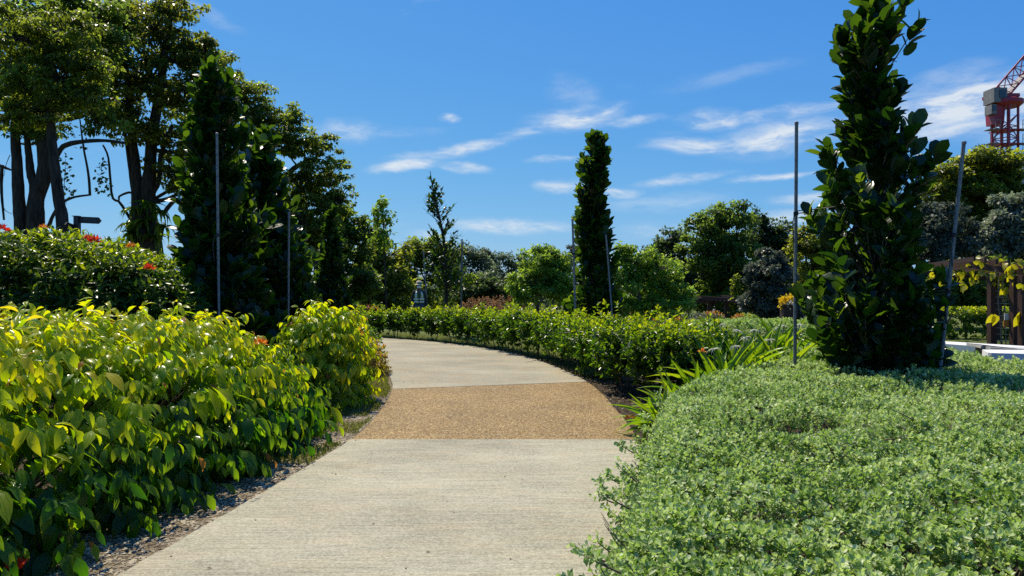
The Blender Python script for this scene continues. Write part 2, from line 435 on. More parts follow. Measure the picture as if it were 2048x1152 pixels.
def concrete(name, tone, warm):
    m, nt = nmat(name)
    b = N(nt, 'ShaderNodeBsdfPrincipled'); o = N(nt, 'ShaderNodeOutputMaterial'); nt.links.new(b.outputs[0], o.inputs[0])
    b.inputs['Roughness'].default_value = 0.85; b.inputs['Specular IOR Level'].default_value = 0.25
    tcn = N(nt, 'ShaderNodeTexCoord')
    def nz(scale, stretch, detail=6, rough=0.6):
        mp = N(nt, 'ShaderNodeMapping'); mp.inputs['Scale'].default_value = stretch; nt.links.new(tcn.outputs['Object'], mp.inputs[0])
        n = N(nt, 'ShaderNodeTexNoise'); n.inputs['Scale'].default_value = scale; n.inputs['Detail'].default_value = detail; n.inputs['Roughness'].default_value = rough
        nt.links.new(mp.outputs[0], n.inputs['Vector']); return n.outputs['Fac']
    big = nz(0.9, (0.7, 1.3, 1), 5, 0.65); broom = nz(1.0, (1.6, 60, 1), 6, 0.8); grain = nz(55, (1, 1, 1), 4, 0.8); blot = nz(3.0, (0.6, 1.6, 1), 8, 0.7)
    def mth(op, a, c):
        q = N(nt, 'ShaderNodeMath', operation=op)
        for i, v in enumerate((a, c)):
            if isinstance(v, (int, float)): q.inputs[i].default_value = v
            else: nt.links.new(v, q.inputs[i])
        return q.outputs[0]
    s = mth('ADD', mth('ADD', mth('MULTIPLY', big, 0.18), mth('MULTIPLY', broom, 0.34)), mth('ADD', mth('MULTIPLY', grain, 0.40), mth('MULTIPLY', blot, 0.12)))
    g = tone
    base = ramp(nt, s, [(0.40, (g * .42, g * .39, g * .30)), (0.50, (g, g * .935, g * .645)), (0.60, (g * 1.6, g * 1.51, g * 1.10))])
    mx = N(nt, 'ShaderNodeMix', data_type='RGBA', blend_type='MULTIPLY')
    wr = N(nt, 'ShaderNodeMapRange'); wr.inputs[1].default_value = 0.45; wr.inputs[2].default_value = 0.62; nt.links.new(blot, wr.inputs[0])
    fm = mth('MULTIPLY', wr.outputs[0], warm); nt.links.new(fm, mx.inputs['Factor'])
    nt.links.new(base, mx.inputs[6]); mx.inputs[7].default_value = (1.0, 0.80, 0.66, 1)
    scr = nz(1.0, (0.7, 110, 1), 4, 0.85); gate = nz(1.7, (0.8, 1.2, 1), 3)       # darker drag marks of the broom, in places
    sm = N(nt, 'ShaderNodeMapRange'); sm.inputs[1].default_value = 0.56; sm.inputs[2].default_value = 0.68; nt.links.new(scr, sm.inputs[0])
    gm = N(nt, 'ShaderNodeMapRange'); gm.inputs[1].default_value = 0.48; gm.inputs[2].default_value = 0.60; nt.links.new(gate, gm.inputs[0])
    mx3 = N(nt, 'ShaderNodeMix', data_type='RGBA', blend_type='MULTIPLY'); nt.links.new(mth('MULTIPLY', mth('MULTIPLY', sm.outputs[0], gm.outputs[0]), 0.75), mx3.inputs['Factor'])
    nt.links.new(mx.outputs[2], mx3.inputs[6]); mx3.inputs[7].default_value = (0.62, 0.58, 0.52, 1)
    nt.links.new(mx3.outputs[2], b.inputs['Base Color'])
    bp = N(nt, 'ShaderNodeBump'); bp.inputs['Strength'].default_value = 0.45; bp.inputs['Distance'].default_value = 0.006
    nt.links.new(mth('ADD', broom, mth('MULTIPLY', grain, 0.6)), bp.inputs['Height']); nt.links.new(bp.outputs[0], b.inputs['Normal'])
    return m
m_conc = concrete('brushed_concrete', 0.30, 0.30)
m_conc_far = concrete('worn_concrete', 0.265, 0.7)

m_agg, nt = nmat('exposed_aggregate')
b_ = N(nt, 'ShaderNodeBsdfPrincipled'); o_ = N(nt, 'ShaderNodeOutputMaterial'); nt.links.new(b_.outputs[0], o_.inputs[0])
b_.inputs['Roughness'].default_value = 0.75; b_.inputs['Specular IOR Level'].default_value = 0.3
tc_ = N(nt, 'ShaderNodeTexCoord')
vo = N(nt, 'ShaderNodeTexVoronoi'); vo.inputs['Scale'].default_value = 80; nt.links.new(tc_.outputs['Object'], vo.inputs['Vector'])
sp_ = N(nt, 'ShaderNodeSeparateColor'); nt.links.new(vo.outputs['Color'], sp_.inputs[0])
c_st = ramp(nt, sp_.outputs[0], [(0.0, (0.09, 0.05, 0.016)), (0.35, (0.24, 0.145, 0.042)), (0.65, (0.33, 0.215, 0.068)), (0.85, (0.44, 0.32, 0.13)), (1.0, (0.62, 0.50, 0.28))])
lo = N(nt, 'ShaderNodeTexNoise'); lo.inputs['Scale'].default_value = 1.3; lo.inputs['Detail'].default_value = 6; nt.links.new(tc_.outputs['Object'], lo.inputs['Vector'])
lov = ramp(nt, lo.outputs['Fac'], [(0.3, (0.78, 0.76, 0.74)), (0.7, (1.1, 1.08, 1.05))])
mx_ = N(nt, 'ShaderNodeMix', data_type='RGBA', blend_type='MULTIPLY'); mx_.inputs['Factor'].default_value = 1
nt.links.new(c_st, mx_.inputs[6]); nt.links.new(lov, mx_.inputs[7])
edg = ramp(nt, vo.outputs['Distance'], [(0.45, (1, 1, 1)), (0.85, (0.45, 0.4, 0.36))])
mx2 = N(nt, 'ShaderNodeMix', data_type='RGBA', blend_type='MULTIPLY'); mx2.inputs['Factor'].default_value = 1
nt.links.new(mx_.outputs[2], mx2.inputs[6]); nt.links.new(edg, mx2.inputs[7])
nt.links.new(mx2.outputs[2], b_.inputs['Base Color'])
bp_ = N(nt, 'ShaderNodeBump'); bp_.inputs['Strength'].default_value = 0.7; bp_.inputs['Distance'].default_value = 0.006; bp_.invert = True
nt.links.new(vo.outputs['Distance'], bp_.inputs['Height']); nt.links.new(bp_.outputs[0], b_.inputs['Normal'])

# ground: one sheet out to the horizon, finer near the path
xs = np.concatenate([np.linspace(-1500, -60, 10), np.linspace(-50, 50, 70), np.linspace(60, 1500, 10)])
ys = np.concatenate([np.linspace(-400, -10, 6), np.linspace(-5, 90, 90), np.linspace(110, 2500, 12)])
XX, YY = np.meshgrid(xs, ys)
ZZ = np.vectorize(gz)(XX, YY)
V = np.stack([XX, YY, ZZ], -1).reshape(-1, 3)
nx = len(xs)
Q = np.array([(j * nx + i, j * nx + i + 1, (j + 1) * nx + i + 1, (j + 1) * nx + i) for j in range(len(ys) - 1) for i in range(nx - 1)])
g = link(bpy.data.objects.new('ground', mesh_np('ground', V, Q, m_grass)))
tag(g, kind='structure')

# path edges (left, right) by distance, then the bend to the left
LE = [(-3.1, -6), (-2.75, -1.0), (-2.35, 2.0), (-2.08, 3.98), (-1.90, 5.16), (-1.76, 6.21), (-1.62, 7.44), (-1.62, 8.85), (-1.80, 11.13), (-2.30, 13.6), (-3.0, 16.2), (-4.2, 18.6), (-6.4, 20.8), (-10, 22.4), (-16, 23.6)]
RE = [(-0.3, -6), (0.05, -1.0), (0.45, 2.0), (0.75, 3.98), (0.93, 5.16), (1.08, 6.21), (1.25, 7.44), (1.30, 8.85), (1.22, 12.0), (0.55, 15.6), (-0.45, 18.3), (-2.2, 20.9), (-4.6, 22.8), (-9.6, 24.6), (-16, 25.9)]
def path_slab(name, i0, i1, mat, gap0=0.0, gap1=0.0, n=14, th=0.11, z=0.03):
    L = curve_pts([(a, b, 0) for a, b in LE], 15 * 8 - 7); R = curve_pts([(a, b, 0) for a, b in RE], 15 * 8 - 7)
    L, R = L[i0 * 8:i1 * 8 + 1], R[i0 * 8:i1 * 8 + 1]
    mb = MB(); m = len(L); nw = 6
    vs, fs = [], []
    for i in range(m):
        for k in range(nw + 1):
            p = L[i].lerp(R[i], k / nw)
            if i == 0: p = p + (L[1].lerp(R[1], k / nw) - p).normalized() * gap0
            if i == m - 1: p = p + (L[m - 2].lerp(R[m - 2], k / nw) - p).normalized() * gap1
            edge = 0.006 * random.uniform(-1, 1) if k in (0, nw) else 0
            vs.append((p.x + edge, p.y, z))
    for i in range(m - 1):
        for k in range(nw):
            a = i * (nw + 1) + k; fs.append((a, a + 1, a + nw + 2, a + nw + 1))
    nv = len(vs)
    rim = [i * (nw + 1) for i in range(m)][::-1] + list(range(1, nw + 1)) + [i * (nw + 1) + nw for i in range(1, m)] + [(m - 1) * (nw + 1) + k for k in range(nw - 1, 0, -1)]
    low = [(vs[i][0], vs[i][1], z - th) for i in rim]
    for j in range(len(rim)):
        j2 = (j + 1) % len(rim); fs.append((rim[j2], rim[j], nv + j, nv + j2))
    mb.add(vs + low, fs)
    return tag(mb.build(name, mat), kind='structure')
path_slab('path', 0, 6, m_conc, 0, 0.006)
path_slab('path', 6, 8, m_agg, 0.006, 0.006, z=0.027)
path_slab('path', 8, 14, m_conc_far, 0.006, 0)

# planting beds: bare soil beside the path
def sheet(name, pts, z, mat):
    mb = MB(); c = Vector((sum(p[0] for p in pts) / len(pts), sum(p[1] for p in pts) / len(pts), z))
    mb.add([(p[0], p[1], z) for p in pts] + [c], [(i, (i + 1) % len(pts), len(pts)) for i in range(len(pts))])
    return tag(mb.build(name, mat), kind='structure')
lp = [(x + 0.03, y) for x, y in LE[2:9]]
sheet('flower_bed', [(-9.5, 2.0)] + lp + [(-2.6, 14), (-5, 16.5), (-9.5, 17)], 0.004, m_soil)
sheet('flower_bed', [(x - 0.03, y) for x, y in RE[1:9]] + [(1.9, 13), (3.2, 13.2), (9.5, 14), (9.5, -1)], 0.004, m_soil)
# hedge bed that follows the outside of the bend
hb = [(x, y) for x, y in RE[8:14]]
sheet('hedge_bed', [(1.2, 9.6)] + [(x - 0.02, y) for x, y in hb] + [(x + 0.25 , y + 0.55) for x, y in hb[::-1]] + [(2.6, 11.2)], 0.008, m_soil)
# gravel margin left of the path
gl = [(x, y) for x, y in LE[2:10]]
sheet('gravel_margin', [(x + 0.02, y) for x, y in gl] + [(x - 0.42 - 0.25 * (y < 6), y) for x, y in gl[::-1]], 0.012, m_gravelbed)

# gravel: loose stones on the margin
def pebbles(n, fx, smin, smax, name, mat):
    ico_v = np.array([(0, 0, .6), (.9, 0, 0), (.28, .86, 0), (-.73, .53, 0), (-.73, -.53, 0), (.28, -.86, 0), (0, 0, -.5)])
    ico_q = np.array([(0, 1, 2, 2), (0, 2, 3, 3), (0, 3, 4, 4), (0, 4, 5, 5), (0, 5, 1, 1)])[:, :3]
    pos = fx(n); s = rng.uniform(smin, smax, (n, 1, 1)) * np.stack([rng.uniform(.7, 1.3, n), rng.uniform(.7, 1.3, n), rng.uniform(.5, 1.0, n)], -1)[:, None, :]
    a = rng.uniform(0, 6.28, n); Rz = np.zeros((n, 3, 3)); Rz[:, 0, 0] = np.cos(a); Rz[:, 0, 1] = -np.sin(a); Rz[:, 1, 0] = np.sin(a); Rz[:, 1, 1] = np.cos(a); Rz[:, 2, 2] = 1
    V = np.einsum('nij,nkj->nki', Rz, ico_v[None] * s + rng.normal(0, .1, (n, 7, 3)) * s) + pos[:, None, :]
    Q = ico_q[None] + (np.arange(n) * 7)[:, None, None]
    return link(bpy.data.objects.new(name, mesh_np(name, V.reshape(-1, 3), Q.reshape(-1, 3), mat, smooth=False)))
def on_margin(n):
    y = 2.6 + 9.5 * rng.random(n) ** 1.5
    xe = np.interp(y, [b for a, b in LE[2:10]], [a for a, b in LE[2:10]])
    x = xe - 0.01 - rng.random(n) ** 1.3 * np.where(y < 6, 0.75, 0.5)
    return np.stack([x, y, np.full(n, 0.016)], -1)
o = pebbles(15000, on_margin, 0.005, 0.014, 'gravel', m_pebble)
tag(o, 'loose pale gravel strip along the foot of the lime green hedge', 'gravel', kind='stuff')
# ---------------------------------------------------------------- plant materials
LM = {}
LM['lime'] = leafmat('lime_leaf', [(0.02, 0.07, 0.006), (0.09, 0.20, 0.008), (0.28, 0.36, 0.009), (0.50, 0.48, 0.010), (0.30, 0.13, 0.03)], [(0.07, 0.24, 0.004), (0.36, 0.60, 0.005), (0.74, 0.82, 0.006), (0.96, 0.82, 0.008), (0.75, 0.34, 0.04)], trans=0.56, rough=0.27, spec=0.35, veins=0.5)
LM['ixora'] = leafmat('glossy_leaf', [(0.014, 0.036, 0.006), (0.05, 0.11, 0.010), (0.22, 0.28, 0.012)], [(0.06, 0.17, 0.005), (0.30, 0.44, 0.008), (0.72, 0.78, 0.015)], trans=0.42, rough=0.3, spec=0.2)
LM['col'] = leafmat('leathery_leaf', [(0.006, 0.018, 0.006), (0.012, 0.036, 0.008), (0.03, 0.07, 0.012)], [(0.035, 0.11, 0.006), (0.13, 0.27, 0.008), (0.38, 0.55, 0.02)], trans=0.32, rough=0.28, spec=0.33, veins=0.3)
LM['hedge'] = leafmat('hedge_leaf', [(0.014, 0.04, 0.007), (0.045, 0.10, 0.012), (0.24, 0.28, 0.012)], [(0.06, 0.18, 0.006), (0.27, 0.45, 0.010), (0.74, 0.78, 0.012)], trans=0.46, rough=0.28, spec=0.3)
LM['silver'] = leafmat('silver_leaf', [(0.105, 0.165, 0.05), (0.31, 0.415, 0.15), (0.66, 0.73, 0.42)], [(0.16, 0.31, 0.03), (0.40, 0.60, 0.08), (0.62, 0.77, 0.20)], trans=0.44, rough=0.45, spec=0.4)
LM['lily'] = leafmat('strap_leaf', [(0.04, 0.12, 0.010), (0.10, 0.21, 0.012), (0.24, 0.33, 0.015)], [(0.22, 0.46, 0.008), (0.52, 0.74, 0.012), (0.82, 0.84, 0.015)], trans=0.36, rough=0.3, spec=0.4, veins=0.3)
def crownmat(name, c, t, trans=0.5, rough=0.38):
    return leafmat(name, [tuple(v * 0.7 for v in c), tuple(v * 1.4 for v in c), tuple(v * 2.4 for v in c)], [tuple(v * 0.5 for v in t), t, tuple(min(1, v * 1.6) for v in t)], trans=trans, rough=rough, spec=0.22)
LM['olive'] = crownmat('olive_crown_leaf', (0.055, 0.072, 0.014), (0.44, 0.50, 0.035))
LM['yellowgreen'] = crownmat('yellowgreen_crown_leaf', (0.06, 0.085, 0.014), (0.38, 0.48, 0.035))
LM['dark'] = crownmat('dark_crown_leaf', (0.028, 0.046, 0.016), (0.14, 0.21, 0.035))
LM['mid'] = crownmat('green_crown_leaf', (0.04, 0.07, 0.016), (0.32, 0.46, 0.05))
LM['bright'] = crownmat('bright_crown_leaf', (0.08, 0.15, 0.024), (0.46, 0.66, 0.05), trans=0.45, rough=0.35)
LM['grey'] = crownmat('grey_crown_leaf', (0.065, 0.078, 0.055), (0.15, 0.18, 0.10), trans=0.3)
LM['silvertree'] = crownmat('silvery_crown_leaf', (0.13, 0.15, 0.10), (0.28, 0.34, 0.18), trans=0.35)
LM['brown'] = crownmat('russet_shrub_leaf', (0.085, 0.045, 0.022), (0.30, 0.15, 0.06))
LM['bluegreen'] = crownmat('far_crown_leaf', (0.055, 0.075, 0.048), (0.22, 0.30, 0.14))
LM['red'] = leafmat('red_new_leaf', [(0.10, 0.12, 0.012), (0.30, 0.12, 0.02), (0.42, 0.06, 0.03)], [(0.45, 0.52, 0.02), (0.8, 0.36, 0.04), (0.85, 0.16, 0.05)], trans=0.42, rough=0.4)
m_red = leafmat('red_petal', [(0.45, 0.02, 0.012), (0.6, 0.03, 0.012), (0.7, 0.09, 0.02)], [(0.8, 0.03, 0.02), (0.85, 0.06, 0.02), (0.9, 0.18, 0.03)], trans=0.4, rough=0.5)
m_orange = leafmat('orange_petal', [(0.6, 0.10, 0.01), (0.7, 0.18, 0.02), (0.75, 0.30, 0.03)], [(0.9, 0.2, 0.02), (0.9, 0.3, 0.02), (0.9, 0.45, 0.05)], trans=0.4, rough=0.5)
m_yellow = leafmat('yellow_petal', [(0.65, 0.36, 0.01), (0.75, 0.50, 0.012), (0.8, 0.6, 0.03)], [(0.9, 0.6, 0.01), (0.9, 0.7, 0.02), (0.9, 0.75, 0.05)], trans=0.4, rough=0.5)
m_white = leafmat('white_petal', [(0.6, 0.6, 0.55), (0.7, 0.7, 0.66), (0.8, 0.8, 0.76)], [(0.6, 0.6, 0.5), (0.7, 0.7, 0.6), (0.8, 0.8, 0.7)], trans=0.4, rough=0.5)
m_blade = leafmat('grass_blade', [(0.05, 0.08, 0.012), (0.12, 0.14, 0.02), (0.24, 0.20, 0.08)], [(0.14, 0.24, 0.01), (0.32, 0.36, 0.03), (0.42, 0.36, 0.12)], trans=0.35, rough=0.6, spec=0.3)
m_bark = pbr('grey_bark', (0.022, 0.017, 0.012), (0.075, 0.060, 0.045), rough=0.95, scale=5, detail=8, bump=0.8, bscale=14, stretch=(3, 3, 0.6), spec=0.15)
m_barkpale = pbr('pale_bark', (0.10, 0.085, 0.065), (0.24, 0.21, 0.17), rough=0.95, scale=6, detail=6, bump=0.5, spec=0.15)
m_twig = pbr('brown_twig', (0.07, 0.05, 0.034), (0.17, 0.13, 0.09), rough=0.9, scale=30, spec=0.2)
m_stake = pbr('galvanised_stake', (0.13, 0.135, 0.13), (0.26, 0.265, 0.255), rough=0.55, scale=30, metallic=0.2, bump=0.1, spec=.3)
m_tie = pbr('black_rubber', (0.012, 0.012, 0.014), rough=0.6)

T_LEAF = [leaf_tpl(ell(0.24, .85), 4, c, .25) for c in (0.5, 0.9, 1.4)]
def oval(w): return lambda t: w * max(0.06, math.sqrt(max(0, 1 - ((t - .54) / .54) ** 2)) if t < .54 else math.sqrt(max(0.004, 1 - ((t - .54) / .46) ** 2)))
T_BIG = [leaf_tpl(oval(0.5), 5, c, .16) for c in (0.0, 0.3, 0.6)]
T_SMALL = [leaf_tpl(ell(0.5, .9), 2, c, .25) for c in (0.2, 0.7)]
T_COVER = [hex_tpl(.5, c) for c in (0.0, 0.2, .35)]
T_LEAF2 = [leaf_tpl(ell(0.24, .85), 2, c, .25) for c in (0.5, 1.0)]
T_HEX = [hex_tpl(.5, c, .3, .66, 1.0) for c in (0.05, .25)]
T_DIA = [diamond_tpl(0.5, c) for c in (0.0, 0.25, 0.5)]

# ---------------------------------------------------------------- shrubs with arching, drooping sprays (lime hedge)
def sprays(LV, p, out, n_leaf=10, Ls=0.42, leaf=0.125, tint0=0.35, spread=1.0):
    """p (n,3) roots, out (n,3) outward normals: an arched stem with two rows of hanging leaves"""
    n = len(p)
    u = unit(out + rng.normal(0, .35, (n, 3)) + np.array([0, 0, .35]))
    Ls = Ls * rng.uniform(.7, 1.25, n)
    big = np.exp(rng.normal(0, .2, n))
    for k in range(n_leaf):
        s = (k + 0.6) / n_leaf
        pos = p + u * (Ls * s)[:, None] - np.array([0, 0, 1.0]) * (0.42 * Ls * s * s)[:, None]
        tang = unit(u - np.array([0, 0, 1.0]) * (0.84 * s))
        side = unit(np.cross(tang, np.array([0, 0, 1.0]) + rng.normal(0, .12, (n, 3)))) * (1 if k % 2 else -1)
        d = side * 0.62 * spread + tang * 0.45 + np.array([0, 0, -0.62]) + rng.normal(0, .16, (n, 3))
        nn = np.array([0, 0, 0.75]) + tang * 0.55 + side * 0.35 + rng.normal(0, .15, (n, 3))
        ln = leaf * big * rng.uniform(.75, 1.25, n) * (1.1 - 0.4 * s)
        if k == n_leaf - 1: d = tang + np.array([0, 0, -.5]) + rng.normal(0, .15, (n, 3))
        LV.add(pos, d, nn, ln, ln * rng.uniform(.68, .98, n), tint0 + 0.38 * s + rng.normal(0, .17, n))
def stems_to(pts_from, pts_to, r0, name, mat, parent, n=5, sag=0.0):
    mb = MB()
    for a, b in zip(pts_from, pts_to):
        a, b = Vector(a), Vector(b); mid = a.lerp(b, .5) + Vector((0, 0, sag)) + Vector((random.uniform(-1, 1), random.uniform(-1, 1), 0)) * 0.06 * (b - a).length
        mb.tube(curve_pts([a, mid, b], 4), [r0, r0 * .8, r0 * .55, r0 * .3], n, caps=False)
    return mb.build(name, mat, parent, smooth=True)
def noise2(x, y, k=1.0):
    return (np.sin(x * 2.3 * k + 1.3 * np.sin(y * 1.7 * k)) + np.sin(y * 3.1 * k + 0.7 + np.sin(x * 2.9 * k)) + 0.6 * np.sin((x + y) * 5.3 * k)) / 2.6

HX = ([2.0, 3.0, 4.0, 5.9, 7.2, 8.0, 8.7], [-2.80, -2.56, -2.38, -1.99, -1.90, -1.96, -2.3])
def lime_hedge():
    n = 2500
    y = 2.2 + 6.5 * rng.random(n) ** 1.0
    W = 1.45
    flat = rng.random(n) < 0.42
    th = rng.random(n) ** 0.85 * math.pi / 2
    s = np.where(flat, W + rng.random(n) * 2.6, W * (1 - np.cos(th)))
    xr = np.interp(y, *HX)
    Hm = np.interp(y, [2, 4, 6, 7.2, 8.0, 8.7], [1.12, 1.22, 1.32, 1.30, 1.16, .85]) + 0.07 * noise2(xr - s, y, 1.3)
    z = np.where(flat, Hm, Hm * np.sin(th))
    nrm = np.stack([np.where(flat, 0.15, np.cos(th)), np.full(n, -0.25), np.where(flat, 1.0, np.sin(th) * 0.9)], -1)
    nrm = unit(nrm)
    p = np.stack([xr - s - 0.06 - np.where(z < .3, .12, 0), y, np.maximum(z, 0.08)], -1) - nrm * (rng.random((n, 1)) ** 1.5 * 0.42 + 0.16)
    p[:, 2] = np.maximum(p[:, 2], 0.10)
    hole = noise2(y * 2.1 + 1.0, s * 2.2 + z * 2.6, 1.6) + .35 * rng.normal(size=n)
    kp = hole > -.42
    p, nrm = p[kp], nrm[kp]; n = len(p)
    root = empty('lime_hedge', (-3.4, 5.6, 0))
    tag(root, 'broad lime green hedge with drooping ribbed leaves filling the lower left corner', 'hedge')
    LV = Leaves(T_LEAF)
    lowc = p[:, 2] < 0.45
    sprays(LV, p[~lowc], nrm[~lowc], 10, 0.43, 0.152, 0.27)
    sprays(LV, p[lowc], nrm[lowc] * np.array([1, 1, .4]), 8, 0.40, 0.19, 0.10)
    LV.cat()
    LV.loc[:, 2] = np.maximum(LV.loc[:, 2], 0.13)
    LV.tint = np.clip(LV.tint + np.clip((LV.loc[:, 2] - .85) * .50, -.40, .18), 0, 1) * .75; bad = rng.random(len(LV.tint)) < .014; LV.tint[bad] = 1; LV.S[bad] *= .7      # older, greener leaves low down, plus the hedge's self-shade put into their tint
    vis = LV.visible(300, 26)
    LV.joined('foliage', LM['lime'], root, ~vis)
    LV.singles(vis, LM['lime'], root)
    idx = rng.choice(n, 170, replace=False)
    fr = [(p[i][0] - random.uniform(.3, .9), p[i][1] + random.uniform(-.3, .3), 0.0) for i in idx]
    stems_to(fr, [p[i] for i in idx], 0.012, 'stem', m_twig, root)['kind'] = 'stuff'
    return root
LIME = lime_hedge()

def dome_pts(n, c, r, p=3.0, zmin=0.0, front=0.0):
    d = rdir(n * 2); d[:, 2] = np.abs(d[:, 2])
    if front: d = d[(d[:, 1] < front)]
    d = d[:n]
    k = (np.abs(d) ** p).sum(1) ** (-1 / p)
    q = d * k[:, None]
    nrm = unit(np.sign(q) * np.abs(q) ** (p - 1) / np.array(r) + 0.12 * d)
    return np.array(c) + q * np.array(r), nrm
def lime_shrub(c, r, n, label, name='lime_shrub', leaf=0.158, seedtint=.34, single=300, H0=0.0):
    p, nrm = dome_pts(n, (c[0], c[1], 0), r, 3.2)
    p = p - nrm * (rng.random((len(p), 1)) ** 1.5 * 0.35 + 0.14); p[:, 2] = np.maximum(p[:, 2], 0.12)
    root = empty(name, (c[0], c[1], 0)); tag(root, label, 'shrub')
    LV = Leaves(T_LEAF); sprays(LV, p, nrm, 9, 0.38, leaf, seedtint); LV.cat()
    LV.tint = LV.tint * .75; LV.tint[rng.random(len(LV.tint)) < .008] = 1
    LV.loc[:, 2] = np.maximum(LV.loc[:, 2], 0.10)
    vis = LV.visible(single, 16)
    LV.joined('foliage', LM['lime'], root, ~vis); LV.singles(vis, LM['lime'], root)
    idx = rng.choice(len(p), 40, replace=False)
    stems_to([(c[0] + random.uniform(-.25, .25), c[1] + random.uniform(-.25, .25), 0) for _ in idx], [p[i] for i in idx], 0.012, 'stem', m_twig, root)
lime_shrub((-2.52, 9.95), (0.52, 0.85, 1.28), 520, 'lime green shrub with hanging leaves standing beside the tan aggregate paving')

# ---------------------------------------------------------------- rosette shrubs (ixora hedge, low hedge)
def rosettes(LV, p, out, n_leaf, leaf, tint0, up=0.5, wid=1.0, jit=.3, tv=.18, upr=.25, tp=None):
    n = len(p)
    ax = unit(out * 0.8 + np.array([0, 0, up]) + rng.normal(0, jit, (n, 3)))
    a = unit(np.cross(ax, rdir(n))); b = np.cross(ax, a)
    ph = rng.random(n) * 6.28
    for k in range(n_leaf):
        f = k / max(1, n_leaf - 1)
        ang = ph + k * 2.4
        rad = a * np.cos(ang)[:, None] + b * np.sin(ang)[:, None]
        d = rad * (1.0 - 0.45 * f) + ax * (upr + 0.9 * f) + rng.normal(0, .12, (n, 3)) + np.array([0, 0, -.1])
        ln = leaf * rng.uniform(.75, 1.25, n) * (1 - 0.3 * f)
        LV.add(p + ax * (leaf * 1.1 * f)[..., None] if np.ndim(f) else p + ax * (leaf * 1.1 * f), d, ax + rad * -.3, ln, ln * wid * rng.uniform(.85, 1.1, n), tint0 + .3 * f + rng.normal(0, tv, n), tpl=None if tp is None else rng.integers(tp[0], tp[1], n))
def flower_head(parent_name, loc, r, mat, label, parent, n=26, wid=0.35):
    LV = Leaves(T_SMALL)
    d = rdir(n); d[:, 2] = np.abs(d[:, 2]) * 0.8 + .1
    LV.add(np.array(loc) + d * r * .35, d + np.array([0, 0, .1]), rdir(n), r * rng.uniform(.7, 1.1, n), r * wid * rng.uniform(.8, 1.2, n), rng.random(n))
    LV.cat()
    o = LV.joined(parent_name, mat, None, None, None)
    o['label'] = label
    if parent is not None:
        o.parent = parent; o.location = -parent_world(parent)
    return o

def ixora_hedge():
    c, r = (-7.15, 10.0), (2.95, 1.15, 2.14)
    n = 6500
    p, nrm = dome_pts(n, (c[0], c[1], 0), r, 3.4, front=0.45)
    p[:, 2] += 0.10 * noise2(p[:, 0] * 1.6, p[:, 1])
    p = p - nrm * (rng.random((len(p), 1)) ** 1.3 * 0.40); p[:, 2] = np.maximum(p[:, 2], 0.2)
    keep = p[:, 0] > -8.3
    p, nrm = p[keep], nrm[keep]
    root = empty('clipped_hedge', (-6.2, 10, 0)); tag(root, 'tall dark green hedge with scattered red flower heads under the big trees', 'hedge')
    LV = Leaves(T_LEAF2); rosettes(LV, p, nrm, 8, 0.14, 0.10, up=.55, wid=.9); LV.cat()
    hi = (LV.loc[:, 2] > 1.75); LV.tint = np.clip(LV.tint + hi * .25, 0, 1)
    vis = LV.visible(300, 18)
    LV.joined('foliage', LM['ixora'], root, ~vis); LV.singles(vis, LM['ixora'], root)
    idx = rng.choice(len(p), 120, replace=False)
    stems_to([(p[i][0] + random.uniform(-.3, .3), 10 + random.uniform(-.5, .5), 0) for i in idx], [p[i] for i in idx], 0.014, 'stem', m_twig, root)['kind'] = 'stuff'
    return root
IXORA = ixora_hedge()
for (px, py, d, r, m, lab) in [(190, 484, 9.0, .085, m_red, 'red flower head on the hedge crest below the signpost'), (176, 478, 9.1, .055, m_red, 'smaller red flower head just left of the signpost foot flowers'),
                               (262, 495, 9.0, .06, m_orange, 'orange flower head at the sloping end of the tall hedge'), (300, 540, 8.85, .08, m_red, 'crimson flower head low on the face of the tall hedge'),
                               (6, 462, 9.0, .085, m_red, 'red flower head at the far left edge of the hedge top'), (86, 456, 9.0, .05, m_orange, 'small orange flower head on the hedge top beneath the slim tree trunk'),
                               (518, 690, 7.2, .075, m_orange, 'orange flower cluster on the crest of the lime green hedge'), (32, 1140, 3.72, .055, m_red, 'small red flower near the ground in the bottom left corner')]:
    flower_head('flower', P(px, py, d), r, m, lab, LIME if d < 8 else IXORA)

